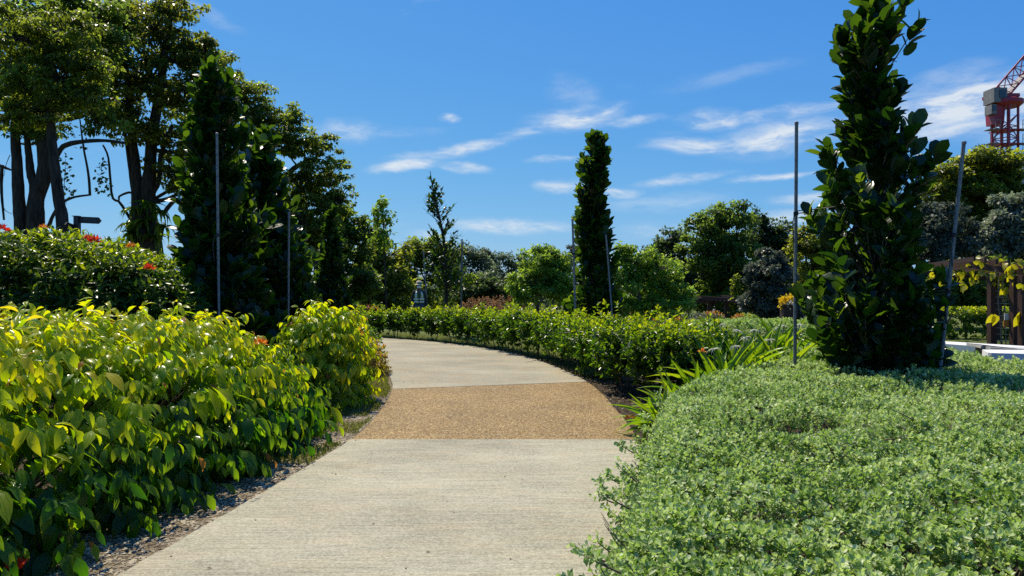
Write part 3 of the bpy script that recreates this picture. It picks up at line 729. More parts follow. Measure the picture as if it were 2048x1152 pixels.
# ---------------------------------------------------------------- leafy hedge round the bend: one shrub after another
hedge_pts = curve_pts([(2.25, 9.7, 0), (1.78, 10.7, 0), (1.62, 12.2, 0), (1.2, 14.4, 0), (0.55, 16.6, 0), (-0.5, 19.0, 0), (-2.1, 21.5, 0), (-4.3, 23.6, 0), (-6.8, 24.9, 0), (-9.0, 25.6, 0)], 60)
acc, last, sel = 0.0, hedge_pts[0], [hedge_pts[0]]
for q in hedge_pts[1:]:
    if (q - last).length >= 0.62: sel.append(q); last = q
def hedge_shrub(c, h, r, nros, label, leaf):
    root = empty('hedge_shrub', (c.x, c.y, 0)); tag(root, label, 'shrub', 'leafy shrubs of the hedge round the bend of the path')
    q = rdir(nros) * rng.random((nros, 1)) ** .42 * (1 + .22 * rng.normal(size=(nros, 1)))
    cz = h * 0.655
    p = np.array([c.x, c.y, cz]) + q * np.array([r, r, h * .36]) + np.array([0, 0, .03]) * rng.normal(0, 1, (nros, 1))
    LV = Leaves(T_HEX); rosettes(LV, p, unit(q + 1e-3), 7, leaf, 0.04, up=.6, wid=.5)
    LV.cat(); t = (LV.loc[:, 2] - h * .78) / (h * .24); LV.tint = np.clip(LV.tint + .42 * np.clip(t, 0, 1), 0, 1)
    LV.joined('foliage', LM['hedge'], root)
    for k in range(random.choice((2, 3, 3, 4))):
        a = random.uniform(0, 6.28); mb = MB()
        b0 = Vector((c.x + math.cos(a) * .05, c.y + math.sin(a) * .05, 0.0)); b1 = Vector((c.x + math.cos(a) * r * .5, c.y + math.sin(a) * r * .5, h * .62))
        mb.tube(curve_pts([b0, b0.lerp(b1, .5) + Vector((random.uniform(-.04, .04), random.uniform(-.04, .04), 0)), b1], 5), [.013, .012, .010, .008, .005], 6)
        mb.build('stem', m_twig, root, smooth=True)
ORD = 'first second third fourth fifth sixth seventh eighth ninth tenth eleventh twelfth thirteenth fourteenth fifteenth sixteenth seventeenth eighteenth nineteenth twentieth twenty-first twenty-second twenty-third twenty-fourth twenty-fifth twenty-sixth twenty-seventh twenty-eighth twenty-ninth thirtieth'.split()
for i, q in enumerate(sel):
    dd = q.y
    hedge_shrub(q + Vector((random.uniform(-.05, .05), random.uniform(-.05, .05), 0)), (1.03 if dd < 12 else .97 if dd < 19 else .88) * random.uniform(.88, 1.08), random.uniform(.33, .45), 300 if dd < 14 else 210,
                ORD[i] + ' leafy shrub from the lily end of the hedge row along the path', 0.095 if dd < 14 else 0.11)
# a second rank thickens the near end
for (x, y, wh) in [(2.75, 10.3, 'in the second rank close behind the lilies'), (2.35, 10.9, 'in the middle of the short second rank'), (2.2, 11.8, 'in the second rank farthest from the lilies')]:
    hedge_shrub(Vector((x, y, 0)), 1.02, .42, 300, 'leafy hedge shrub ' + wh, 0.085)

# ---------------------------------------------------------------- silvery ground cover and silver hedge
CLX = ([0.8, 2.75, 3.76, 4.7, 5.9, 7.0, 7.9, 8.7, 9.6, 10.6, 11.5], [0.05, 0.27, 0.52, 0.78, 1.06, 1.36, 1.80, 2.40, 3.0, 3.55, 4.2])
HOLES = [(random.uniform(.9, 6.0), random.uniform(2.5, 9), random.uniform(.07, .2)) for _ in range(26)]
def cover_h(x, y):
    s = x - np.interp(y, *CLX)
    yb = np.interp(x, [2, 3.5, 5, 9], [10.6, 11.4, 12.4, 13.6])
    s = np.minimum(s, (yb - y) * 1.2)
    s = np.where(y > 8.6, np.minimum(s, np.interp(y, [8.6, 9.5, 10.3, 12, 14.3], [7.2, 6.5, 6.75, 7.1, 8.0]) - x), s)
    e = np.clip(s / 0.34, 0, 1)
    h = 0.62 * np.sqrt(np.clip(1 - (1 - e) ** 2, 0, 1)) + 0.05 * noise2(x, y, 1.4) * e + 0.04 * noise2(x + 3, y * 1.3, 3.4) * e + 0.018 * noise2(x * 1.2, y, 9.0) * e
    hole = np.exp(-(((x - 2.05) / .30) ** 2 + ((y - 5.15) / .16) ** 2)) + 0.9 * np.exp(-(((x - 2.75) / .28) ** 2 + ((y - 4.75) / .10) ** 2)) + .8 * np.exp(-(((x - 4.55) / .22) ** 2 + ((y - 6.5) / .12) ** 2)) + .7 * np.exp(-(((x - 2.5) / .12) ** 2 + ((y - 2.9) / .07) ** 2)) + .7 * np.exp(-(((x - 1.2) / .14) ** 2 + ((y - 3.1) / .07) ** 2))
    for hx_, hy_, hr_ in HOLES: hole = hole + .85 * np.exp(-(((x - hx_) / hr_) ** 2 + ((y - hy_) / (hr_ * .6)) ** 2))
    return np.where(s > 0, h - 0.22 * hole, -1.0), hole
def ground_cover():
    root = empty('ground_cover', (4, 6, 0))
    tag(root, 'silvery green low shrub carpet spreading over the whole lower right', 'ground cover', kind='stuff')
    LV = Leaves(T_COVER + T_DIA[:2])
    bands = [(1.5, 3.2, 1700, .029, 0), (3.2, 4.6, 1500, .029, 0), (4.6, 6.4, 1050, .032, 3), (6.4, 8.8, 620, .038, 3), (8.8, 14, 290, .049, 3)]
    tw_a, tw_b = [], []
    for (y0, y1, den, leaf, tb) in bands:
        xmax = min(0.76 * y1 + .5, 10)
        n = int(den * (y1 - y0) * xmax)
        x = rng.random(n) * xmax; y = y0 + rng.random(n) * (y1 - y0)
        h, hole = cover_h(x, y)
        s = x - np.interp(y, *CLX)
        k = (h > 0.02) & (np.abs(x) < 0.74 * y + .6) & (rng.random(n) > np.clip(hole, 0, 1) * .8) & (noise2(x * 3.0, y * 3.4, 2.2) + .6 * noise2(x, y, 9) > -.66)
        x, y, h, s = x[k], y[k], h[k], s[k]; n = len(x)
        drop = rng.random(n) ** 2.2 * np.where(y < 6.4, 0.20, .14)
        p = np.stack([x, y, h - drop - leaf * .6], -1)
        e = np.clip(1 - s / .34, 0, 1)
        nrm = unit(np.stack([-1.2 * e, -.3 * e, np.ones(n)], -1))
        p -= nrm * 0; p[:, 2] = np.maximum(p[:, 2], .03)
        tint = .50 + .22 * noise2(x, y, 1.1) + .20 * noise2(x + 2, y, 3.7)
        rosettes(LV, p, nrm, 7, leaf, tint - .15, up=.45, wid=.78, jit=.5, tv=.3, upr=.7, tp=(tb, 3 if tb == 0 else 5))
    # face towards the path and the overhanging shoots
    n = 8000
    y = 1.6 + rng.random(n) ** 1.5 * 7.5; xl = np.interp(y, *CLX); z = 0.05 + rng.random(n) * .5
    p = np.stack([xl + .34 - .34 * np.sqrt(np.clip(1 - (z / .62) ** 2, 0, 1)) + rng.random(n) * .16, y, z], -1)
    rosettes(LV, p, np.broadcast_to(np.array([-1, -.35, .35]), (n, 3)), 7, .034, .36, up=.4, wid=.75, tp=(0, 3))
    for _ in range(46):      # stray shoots
        yy = random.uniform(2.2, 6.5); xx = interp(yy, *CLX) + random.uniform(-.02, .12); zz = random.uniform(.3, .6)
        dr = Vector((random.uniform(-1, -.2), random.uniform(-.6, .3), random.uniform(.1, .9))).normalized(); L = random.uniform(.04, .10)
        for k in range(8):
            q = np.array(Vector((xx, yy, zz)) + dr * L * k / 7)
            rosettes(LV, q[None], np.array(dr)[None], 3, .034, .35, up=.2, wid=.62, tp=(0, 3))
        tw_a.append((xx + .03, yy, zz - .02)); tw_b.append(tuple(Vector((xx, yy, zz)) + dr * L))
    LV.cat(); LV.joined('foliage', LM['silver'], root)
    for _ in range(1500):
        y0 = 2.0 + 8 * random.random() ** 1.4; x0 = random.uniform(interp(y0, *CLX) + .08, .74 * y0 + .3)
        hh = float(cover_h(np.array([x0]), np.array([y0]))[0][0])
        if hh < .2: continue
        a = random.uniform(0, 6.28)
        tw_a.append((x0, y0, hh - .26)); tw_b.append((x0 + math.cos(a) * .18, y0 + math.sin(a) * .18, hh - random.uniform(.02, .06)))
    for (hx_, hy_, hr_) in HOLES + [(2.05, 5.15, .3), (2.75, 4.75, .28), (4.55, 6.5, .22), (2.5, 2.9, .12), (1.2, 3.1, .14)]:
        for _ in range(int(110 * hr_)):      # bare twigs where the growth is thin
            x0 = hx_ + random.gauss(0, hr_ * .7); y0 = hy_ + random.gauss(0, hr_ * .45); hh = float(cover_h(np.array([x0]), np.array([y0]))[0][0])
            if hh < .2: continue
            a = random.uniform(0, 6.28); L = random.uniform(.08, .2)
            tw_a.append((x0, y0, hh - .05)); tw_b.append((x0 + math.cos(a) * L, y0 + math.sin(a) * L, hh + random.uniform(.0, .07)))
    stems_to(tw_a, tw_b, .0045, 'twig', m_twig, root, n=4)['kind'] = 'stuff'
ground_cover()

def silver_hedge():
    root = empty('silver_hedge', (5.0, 15.6, 0)); tag(root, 'long low silvery hedge behind the white lilies', 'hedge')
    p, nrm = dome_pts(2600, (5.6, 15.7, 0), (2.75, .75, .82), 4.0, front=.6)
    p = p - nrm * (rng.random((len(p), 1)) ** 2 * .15); p[:, 2] += .03 * noise2(p[:, 0] * 3, p[:, 1] * 3)
    p[:, 2] = np.maximum(p[:, 2], .05)
    LV = Leaves(T_COVER); rosettes(LV, p, nrm, 7, .062, .28, up=.5, wid=.6); LV.cat()
    LV.joined('foliage', LM['silver'], root)
    idx = rng.choice(len(p), 60, replace=False)
    stems_to([(p[i][0], 15.7 + random.uniform(-.3, .3), 0) for i in idx], [p[i] for i in idx], 0.010, 'stem', m_twig, root)
silver_hedge()

# ---------------------------------------------------------------- columnar trees with big leathery leaves
def columnar(name, label, base, H, prof, n_tw, leaf, single, h0=0.15, group='columnar trees with leathery leaves', cell=18, lpt=7, tint=.28, lean=(0, 0), mat='col', reach=.42):
    """prof: [(height share, radius)]"""
    global rng
    keep_rng, keep_state = rng, random.getstate()
    rng = np.random.default_rng(int(abs(base[0]) * 1000 + base[1] * 10)); random.seed(int(base[1] * 100))
    bx, by = base
    root = empty(name, (bx, by, 0)); tag(root, label, 'tree', group)
    hs, rs = [a for a, b in prof], [b for a, b in prof]
    mb = MB()
    ax = lambda f: Vector((bx + lean[0] * f + .03 * math.sin(f * 7), by + lean[1] * f + .03 * math.cos(f * 5), f * H))
    mb.tube([ax(f) for f in np.linspace(0, .97, 12)], [lerp(.055, .010, f) * H / 5 for f in np.linspace(0, 1, 12)], 8, wob=.06)
    mb.build('trunk', m_bark, root, smooth=True)
    LV = Leaves(T_BIG)
    # twigs: heights spread by the column's area
    w = np.interp(np.linspace(0, 1, 200), hs, rs); cdf = np.cumsum(w ** 1.3); cdf /= cdf[-1]
    f = np.interp(rng.random(n_tw), cdf, np.linspace(0, 1, 200))
    f[:9] = np.linspace(.90, 1, 9)
    a = rng.random(n_tw) * 6.283
    R = np.interp(f, hs, rs) * (0.92 + .20 * noise2(a * 1.0, f * 9.0))
    for _ in range(26):
        f0, a0, am = random.random(), random.uniform(0, 6.283), random.uniform(-.55, .5)
        R = R * (1 + am * np.exp(-((f - f0) / .045) ** 2 - (np.angle(np.exp(1j * (a - a0))) / .7) ** 2))
    rr = R * rng.random(n_tw) ** .5
    zt = h0 + f * (H - h0)
    axp = np.array([tuple(ax(v / H)) for v in zt])
    tip = axp + np.stack([np.cos(a) * rr, np.sin(a) * rr, np.zeros(n_tw)], -1)
    zb = np.maximum(zt - reach * (0.6 + rr / max(rs)), .05)
    bot = np.array([tuple(ax(v / H)) for v in zb]) + np.stack([np.cos(a) * rr * .15, np.sin(a) * rr * .15, np.zeros(n_tw)], -1)
    out = np.stack([np.cos(a), np.sin(a), np.zeros(n_tw)], -1)
    tw = unit(unit(tip - bot) + np.array([0, 0, .55]))
    perp = unit(np.cross(tw, out + .3 * rdir(n_tw))); per2 = np.cross(tw, perp)
    for k in range(lpt):
        g_ = k // 2
        pos = tip - tw * (g_ * leaf * .36)[..., None] if np.ndim(g_) else tip - tw * (g_ * leaf * .36)
        ang = (k % 2) * math.pi + g_ * 1.57 + rng.normal(0, .4, n_tw)
        side = perp * np.cos(ang)[:, None] + per2 * np.sin(ang)[:, None]
        d = side * (.55 + .12 * g_) + tw * .85 + out * .12 + np.array([0, 0, .38]) + rng.normal(0, .36, (n_tw, 3))
        nn = tw * .8 - side * .6 + rng.normal(0, .45, (n_tw, 3))
        ln = leaf * rng.uniform(.7, 1.18, n_tw)
        LV.add(pos, d, nn, ln, ln * rng.uniform(.85, 1.12, n_tw) * .54, tint + rng.normal(0, .2, n_tw) + .30 * (rng.random(n_tw) < .10))
    LV.cat()
    LV.loc[:, 2] = np.maximum(LV.loc[:, 2], .06)
    vis = LV.visible(single, cell)
    LV.joined('crown', LM[mat], root, ~vis); LV.singles(vis, LM[mat], root)
    stems_to(bot, tip, .011, 'twig', m_twig, root, n=4)['kind'] = 'stuff'
    rng = keep_rng; random.setstate(keep_state)
    return root
def stake(px_b, py_b, d_b, px_t, py_t, label, w=.042, ties=()):
    a = P(px_b, py_b, d_b); a.z = 0; t = P(px_t, py_t, d_b)
    # the foot follows the line of the visible length down to the ground
    v = P(px_b, py_b, d_b); dirn = (v - t); foot = t + dirn * ((t.z) / (t.z - v.z)); foot.z = -0.05
    root = empty('tree_stake', (foot.x, foot.y, 0)); tag(root, label, 'stake', 'support stakes of the young trees')
    mb = MB(); mb.tube([foot, t], w / 2, 10); mb.build('pole', m_stake, root)
    MB().lathe(t + Vector((0, 0, -.03)), [(w / 2 + .004, 0), (w / 2 + .004, .028), (w / 2 - .004, .034)], 10).build('end_cap', m_stake, root)
    for (py, target) in ties:
        f = (EYE - (py - 576) / F * d_b - t.z) / (foot.z - t.z); q = t.lerp(foot, f)
        MB().tube([q + Vector((0, 0, -.022)), q + Vector((0, 0, .022))], w / 2 + .008, 10).build('clamp', m_tie, root)
        m2 = MB()
        for dz in (0, .03):
            m2.tube(curve_pts([q + Vector((0, 0, dz)), q.lerp(Vector(target), .5) + Vector((0, 0, dz - .02)), Vector(target)], 6), .007, 5)
        m2.build('tie', m_tie, root)
        m3 = MB(); m3.tube(curve_pts([q + Vector((-.03, -.03, 0)), q + Vector((-.055, -.04, -.16)), q + Vector((-.035, -.03, -.36))], 6), .006, 5); m3.build('strap_end', m_tie, root)

# right: the tallest, standing in the ground cover
columnar('columnar_tree', 'tallest columnar tree with big dark leaves rising from the silvery ground cover', (4.28, 8.75), 4.98,
         [(0, .55), (.10, .74), (.2, .82), (.35, .80), (.46, .70), (.54, .72), (.62, .60), (.70, .46), (.80, .45), (.9, .40), (.97, .26), (1, .10)], 310, .23, 300, h0=.30, cell=22, lpt=9, reach=.5)
stake(1590, 690, 9.2, 1593, 244, 'steel stake with black tie on the path side of the tallest columnar tree', ties=[(427, (4.1, 8.8, 2.55))])
stake(1880, 735, 8.3, 1928, 283, 'slanting steel stake right of the tallest columnar tree', ties=[(470, (4.5, 8.75, 2.1)), (583, (4.55, 8.75, 1.5))])
# left pair
columnar('columnar_tree', 'dark columnar tree with a tall stake, nearer of the pair behind the lime hedge', (-4.55, 11.3), 4.92,
         [(0, .9), (.12, 1.0), (.25, .86), (.38, .72), (.50, .58), (.62, .48), (.72, .43), (.82, .41), (.90, .36), (.96, .30), (1, .14)], 500, .24, 300, cell=20, lpt=9, tint=.34)
stake(438, 640, 10.2, 434, 266, 'thin steel stake in front of the dark columnar tree on the left', w=.034, ties=[(470, (-4.5, 11.2, 2.2))])
columnar('columnar_tree', 'shorter dark columnar tree, just right of the tall one behind the lime hedge', (-4.35, 12.9), 4.25,
         [(0, .95), (.12, 1.1), (.25, 1.05), (.38, .95), (.50, .82), (.60, .64), (.72, .46), (.82, .38), (.90, .32), (.96, .26), (1, .12)], 560, .235, 300, cell=18, lpt=9, tint=.38)
stake(577, 560, 12.0, 578, 424, 'short grey stake showing between the leaves of the shorter columnar tree', w=.034)
columnar('columnar_tree', 'slim dark columnar tree behind the far end of the lime shrub', (-5.0, 20.5), 3.7,
         [(0, .55), (.2, .62), (.4, .5), (.6, .40), (.8, .28), (1, .08)], 420, .18, 150, cell=10, lpt=9, tint=.26)
# middle
columnar('columnar_tree', 'dark columnar tree in the middle between two pale green bushy trees', (1.80, 16.0), 4.85,
         [(0, .50), (.12, .62), (.25, .60), (.34, .52), (.44, .42), (.54, .40), (.62, .36), (.75, .34), (.85, .30), (.93, .26), (1, .10)], 340, .22, 300, cell=12, lpt=9, tint=.38)
stake(1150, 600, 15.4, 1145, 438, 'dark slender stake left of the middle columnar tree', w=.045, ties=[(508, (1.75, 16, 2.2))])
stake(1222, 600, 15.3, 1212, 470, 'pale leaning stake right of the middle columnar tree', w=.034)

# sparse young tree beside the worker
def sparse_tree():
    bx, by = -2.18, 24.0
    root = empty('young_tree', (bx, by, 0)); tag(root, 'sparse young tree with a bare leader beside the worker', 'tree')
    H = 5.35
    mb = MB()
    mb.tube(curve_pts([(bx, by, 0), (bx + .05, by, 1.5), (bx - .05, by, 3.2), (bx - .35, by, 4.6), (bx - .48, by, H)], 12), [lerp(.075, .010, i / 11) for i in range(12)], 7, wob=.05)
    mb.build('trunk', m_bark, root, smooth=True)
    LV = Leaves(T_BIG)
    ax = lambda z: np.array([np.interp(z, [0, 1.5, 3.2, 4.6, H], [bx, bx + .05, bx - .05, bx - .35, bx - .48]), by, z])
    A, B = [], []
    for i in range(120):
        z = 0.9 + (H - 1.2) * random.random() ** 1.25; a = random.uniform(0, 6.28)
        r = np.interp(z, [0.7, 1.4, 2.6, 3.6, 4.4, 5.3], [.85, .95, .70, .60, .38, .08]) * random.uniform(.4, 1.05)
        b0 = ax(z); b1 = b0 + np.array([math.cos(a) * r, math.sin(a) * r, r * random.uniform(.7, 1.3)])
        A.append(b0); B.append(b1); dirn = unit(b1 - b0)
        for k in range(6 if z < 3 else 5):
            f = .35 + .65 * (k + random.random()) / 8
            d = dirn * .5 + rdir(1)[0] * .75 + np.array([0, 0, .4])
            LV.add(b0 + (b1 - b0) * f, d, np.array([0, 0, 1.0]) + rdir(1)[0] * .6, 0.14 * random.uniform(.8, 1.25), .075, .30 + .2 * random.gauss(0, 1))
    LV.cat()
    vis = LV.visible(200, 7)
    LV.joined('crown', LM['col'], root, ~vis); LV.singles(vis, LM['col'], root)
    stems_to(A, B, .013, 'branch', m_bark, root, n=4)
sparse_tree()
stake(853, 600, 28.2, 847, 502, 'dark stake left of the sparse young tree', w=.05)
stake(922, 640, 24.2, 924, 478, 'dark stake right of the sparse young tree', w=.05)
# ---------------------------------------------------------------- spider lilies
def strap_leaf(curl, nseg=9):
    return leaf_tpl(strap(0.5), nseg, curl, .22)
T_STRAP = [strap_leaf(c) for c in (0.5, 0.9, 1.4, 1.9)]
def lily(c, size, n, label, lean=(0, 0), flowers=0):
    n = int(n * 1.45)
    root = empty('lily_plant', (c[0], c[1], 0)); tag(root, label, 'plant', 'strap leaved lilies between hedge and ground cover')
    LV = Leaves(T_STRAP)
    for k in range(n):
        a = k * 2.4 + random.uniform(-.3, .3); f = k / n
        el = math.radians(lerp(84, 38, f) + random.uniform(-8, 8))
        d = np.array([math.cos(a) * math.cos(el) + lean[0], math.sin(a) * math.cos(el) + lean[1], math.sin(el)])
        ln = size * random.uniform(.75, 1.1)
        LV.add(np.array([c[0] + math.cos(a) * .04, c[1] + math.sin(a) * .04, .04]), d, np.array([0, 0, 1.0]) - 0.2 * d + rng.normal(0, .18, 3), ln, .115 * size / .9 * random.uniform(.9, 1.25), .28 + random.gauss(0, .22), tpl=min(3, int(f * 2.6 + random.random() * 1.8)))
    LV.cat(); LV.singles(np.ones(len(LV.loc), bool), LM['lily'], root)
    for k in range(flowers):
        a = random.uniform(0, 6.28); top = Vector((c[0] + math.cos(a) * .16, c[1] + math.sin(a) * .16, size * random.uniform(.80, .92)))
        MB().tube(curve_pts([(c[0], c[1], .05), ((c[0] + top.x) / 2, (c[1] + top.y) / 2, top.z * .6), top], 6), .009, 6).build('flower_stalk', m_stem, root, smooth=True)
        FL = Leaves(T_STRAP[2:])
        for j in range(11):
            b = random.uniform(0, 6.28); e = random.uniform(-.1, 1.0)
            FL.add(np.array(top), np.array([math.cos(b), math.sin(b), e]), np.array([0, 0, 1.0]), .12 * random.uniform(.7, 1.1), .007, random.random())
        FL.cat(); FL.joined('flower', m_white, root, None, None)
    return root
m_stem = pbr('green_stalk', (0.06, 0.12, 0.03), (0.10, 0.18, 0.04), rough=.5)
LILY1 = lily((1.50, 7.5), .62, 26, 'lily clump leaning over the path at the corner of the ground cover', lean=(-.18, -.05))
lily((1.80, 8.35), .60, 18, 'lily clump close behind the one that leans over the path', lean=(-.05, 0))
for i, (x, y, s, n, fl, lab) in enumerate([(2.55, 9.05, 1.0, 26, 1, 'lily clump next to the near end of the leafy hedge'), (2.95, 9.75, 1.1, 28, 2, 'flowering lily clump at the centre of the lily bed'),
                                       (3.35, 10.4, 1.12, 28, 1, 'lily clump with one white flower toward the silver hedge'), (3.85, 10.9, 1.1, 26, 2, 'flowering lily clump close to the steel stake'),
                                       (2.75, 10.55, 1.12, 26, 2, 'lily clump with white flowers behind the leafy hedge end'), (4.3, 11.5, 1.1, 26, 2, 'farthest lily clump behind the ground cover ridge'), (3.3, 11.4, 1.1, 26, 1, 'lily clump at the foot of the low silver hedge'), (2.2, 8.85, .72, 20, 0, 'lily clump just behind the crest of the ground cover edge'), (2.75, 9.35, 1.0, 24, 1, 'lily clump squeezed between the two flowering ones'), (3.6, 10.0, 1.05, 24, 1, 'lily clump on the tree side of the lily bed')]):
    q_ = lily((x, y), s, n, lab, flowers=fl)
    if i == 0: LILY3 = q_
flower_head('flower', P(1262, 838, 7.5), .055, m_orange, 'orange blossom among the leaves over the path', LILY1, n=14)
flower_head('flower', P(1404, 705, 9.0), .06, m_orange, 'orange blossom at the base of the leaves', LILY3, n=14)

# small shrub with orange tips at the bend, and its green neighbour
def tipped_shrub(name, c, r, n, mat, leaf, label, cat='shrub', tint=.2, wid=.7, group=None):
    p, nrm = dome_pts(n, (c[0], c[1], gz(*c)), r, 2.4)
    p = p - nrm * (rng.random((len(p), 1)) ** 1.4 * min(r) * .5); p[:, 2] = np.maximum(p[:, 2], gz(*c) + .04)
    root = empty(name, (c[0], c[1], gz(*c))); tag(root, label, cat, group)
    LV = Leaves(T_HEX); rosettes(LV, p, nrm, 6, leaf, tint, up=.5, wid=wid); LV.cat()
    LV.joined('foliage', LM[mat], root)
    idx = rng.choice(len(p), min(len(p), 14), replace=False)
    stems_to([(c[0], c[1], gz(*c))] * len(idx), [p[i] for i in idx], .01, 'stem', m_twig, root)
tipped_shrub('flowering_shrub', (-2.58, 13.1), (.36, .6, .62), 420, 'red', .055, 'small shrub with orange tipped leaves at the inner bend of the path', tint=.05)
tipped_shrub('round_shrub', (-3.0, 14.4), (.45, .8, .85), 420, 'hedge', .06, 'small dark green shrub behind the orange tipped one', tint=.05)
tipped_shrub('low_shrub', (-2.42, 8.7), (.34, .7, .36), 300, 'ixora', .06, 'low dark shrub at the shaded foot of the lime bushes', tint=.1)

# ---------------------------------------------------------------- grass and leaf litter
def blades(name, pos, h, label):
    n = len(pos); LV = Leaves(T_DIA[:2])
    d = np.stack([rng.normal(0, .45, n), rng.normal(0, .45, n), np.ones(n)], -1)
    LV.add(pos, d, rdir(n), h * rng.uniform(.5, 1.2, n), h * .16, rng.random(n) * .8 + .1)
    LV.cat(); return tag(LV.joined(name, m_blade), label, 'grass', kind='stuff')
n = 9500
y = 5.8 + rng.random(n) * 7.2
xe = np.interp(y, [b for a, b in LE[2:11]], [a for a, b in LE[2:11]])
x = xe - .03 - rng.random(n) ** 1.2 * .48
k = noise2(x * 2, y * 1.5) > np.interp(y, [5.8, 7.5], [.25, -.4])
blades('grass', np.stack([x, y, np.full(n, .01)], -1)[k], .055, 'thin yellowish grass between the lime shrub and the path')
n = 16000
t = rng.random(n); hp = np.array([tuple(q) for q in hedge_pts]); i0 = (14 + t * 44).astype(int)
pos = hp[i0] + np.stack([rng.normal(.25, .55, n), rng.normal(.35, .6, n), np.full(n, .008)], -1)
xr_ = np.interp(pos[:, 1], [b for a, b in RE[7:14]], [a for a, b in RE[7:14]])
pos = pos[pos[:, 0] > xr_ + .04]
blades('grass', pos, .06, 'sunlit grass verge under the hedge round the bend')
n = 700
y = 7.6 + rng.random(n) * 9; xr_ = np.interp(y, [b for a, b in RE[6:12]], [a for a, b in RE[6:12]])
m_litter = leafmat('dry_leaf', [(.05, .03, .015), (.14, .09, .045), (.26, .19, .10)], [(.1, .06, .02), (.2, .12, .05), (.3, .2, .1)], trans=.15, rough=.8)
LV = Leaves(T_SMALL); LV.add(np.stack([xr_ + rng.random(n) * .55 + .01, y, np.full(n, .03)], -1), rdir(n) * np.array([1, 1, .25]), np.array([0, 0, 1.0]) + .4 * rdir(n), rng.uniform(.03, .075, n), rng.uniform(.02, .04, n), rng.random(n))
LV.cat(); tag(LV.joined('leaf_litter', m_litter), 'dry brown leaf litter along the hedge side of the path', 'litter', kind='stuff')
n = 70
LV = Leaves(T_SMALL); yy = 3.6 + rng.random(n) * 9
edge_ = np.interp(yy, [b for a, b in LE[2:11]], [a for a, b in LE[2:11]])
LV.add(np.stack([np.where(rng.random(n) < .6, edge_ + .04 + rng.random(n) ** 2 * .6, rng.uniform(-1.3, .6, n)), yy, np.full(n, .035)], -1), rdir(n) * np.array([1, 1, .1]), np.array([0, 0, 1.0]), rng.uniform(.012, .035, n), .014, rng.random(n) * .6)
LV.cat(); tag(LV.joined('leaf_litter', m_litter), 'few dark specks of dry leaf on the concrete', 'litter', kind='stuff')

# ---------------------------------------------------------------- trees
def tree(name, label, trunks, lobes, mat, leaf, nleaf, d, bark=None, trunk_r=.25, clump=.30, droop=.2, group='trees beyond the garden', base=None, tint=.4, twigs=True, wid=.9, limb=.35, extra=None, flat=.55):
    """trunks: lists of (px, py) at distance d with a radius; lobes: (px, py, rx px, ry px[, depth offset])"""
    bark = bark or m_bark
    k = d / F
    tops = []
    b0 = P(trunks[0][0][0][0], trunks[0][0][0][1], d); b0.z = gz(b0.x, b0.y)
    root = empty(name, b0); tag(root, label, 'tree', group)
    allp = []
    for (pts, r) in trunks:
        q = [P(a, b, d) for a, b in pts]; f = q[0].copy(); f.z = gz(f.x, f.y) - .1
        q = [f] + q if f.z < q[0].z - .05 else q
        c = curve_pts(q, max(6, 4 * len(q))); mb = MB()
        mb.tube(c, [r * lerp(1.12, .5, i / (len(c) - 1)) for i in range(len(c))], 9, wob=.07)
        mb.build('trunk', bark, root, smooth=True); tops.append((c, r)); allp += [(p, r) for p in c[len(c) // 3:]]
    LV = Leaves(T_DIA); tw = MB()
    area = [l[2] * l[3] for l in lobes]; tot = sum(area)
    for l, ar in zip(lobes, area):
        dy = l[4] if len(l) > 4 else 0
        c = P(l[0], l[1], d + dy); rx, rz = l[2] * k, l[3] * k; ry = (rx + rz) * .5
        st, sr = min(allp, key=lambda a: (a[0] - c).length + max(0, a[0].z - c.z) * 2)
        mid = st.lerp(c, .5) + Vector((0, 0, -.12 * (c - st).length))
        rl = min(sr * limb, .14 * (rx + rz) / 2 + .01)
        MB().tube(curve_pts([st, mid, c + Vector((0, 0, -rz * .2))], 8), [lerp(rl, rl * .35, i / 7) for i in range(8)], 6, caps=False).build('limb', bark, root, smooth=True)
        nc = max(6, int(20 * (.3 / clump) ** 2)); dirs = rdir(nc)
        cc = np.array(c) + dirs * np.array([rx, ry, rz]) * rng.uniform(.35, 1.16, (nc, 1))
        if twigs:
            for q in cc:
                tw.tube([c + Vector((0, 0, -rz * .2)), c.lerp(Vector(q), .55) + Vector((0, 0, -.05 * rz)), Vector(q)], [rl * .35, rl * .22, rl * .10], 4, caps=False)
        nl = int(nleaf * ar / tot)
        j = rng.integers(0, nc, nl); q = rdir(nl) * rng.random((nl, 1)) ** .4
        cr = np.array([rx, ry, rz * flat]) * clump * 1.25 * rng.uniform(.55, 1.35, (nc, 1))[j]
        pos = cc[j] + q * cr
        up = q * .5 + dirs[j] * .3 + np.array([0, 0, .7]) + rng.normal(0, .4, (nl, 3))
        dd = q + np.array([0, 0, -droop]) + rng.normal(0, .5, (nl, 3))
        ln = leaf * rng.uniform(.6, 1.3, nl)
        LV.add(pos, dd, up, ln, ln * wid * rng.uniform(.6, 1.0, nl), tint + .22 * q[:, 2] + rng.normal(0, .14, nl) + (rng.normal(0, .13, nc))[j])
    if twigs: tw.build('twig', bark, root, smooth=True)['kind'] = 'stuff'
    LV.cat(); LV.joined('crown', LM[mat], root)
    if extra: extra(root, d)
    return root
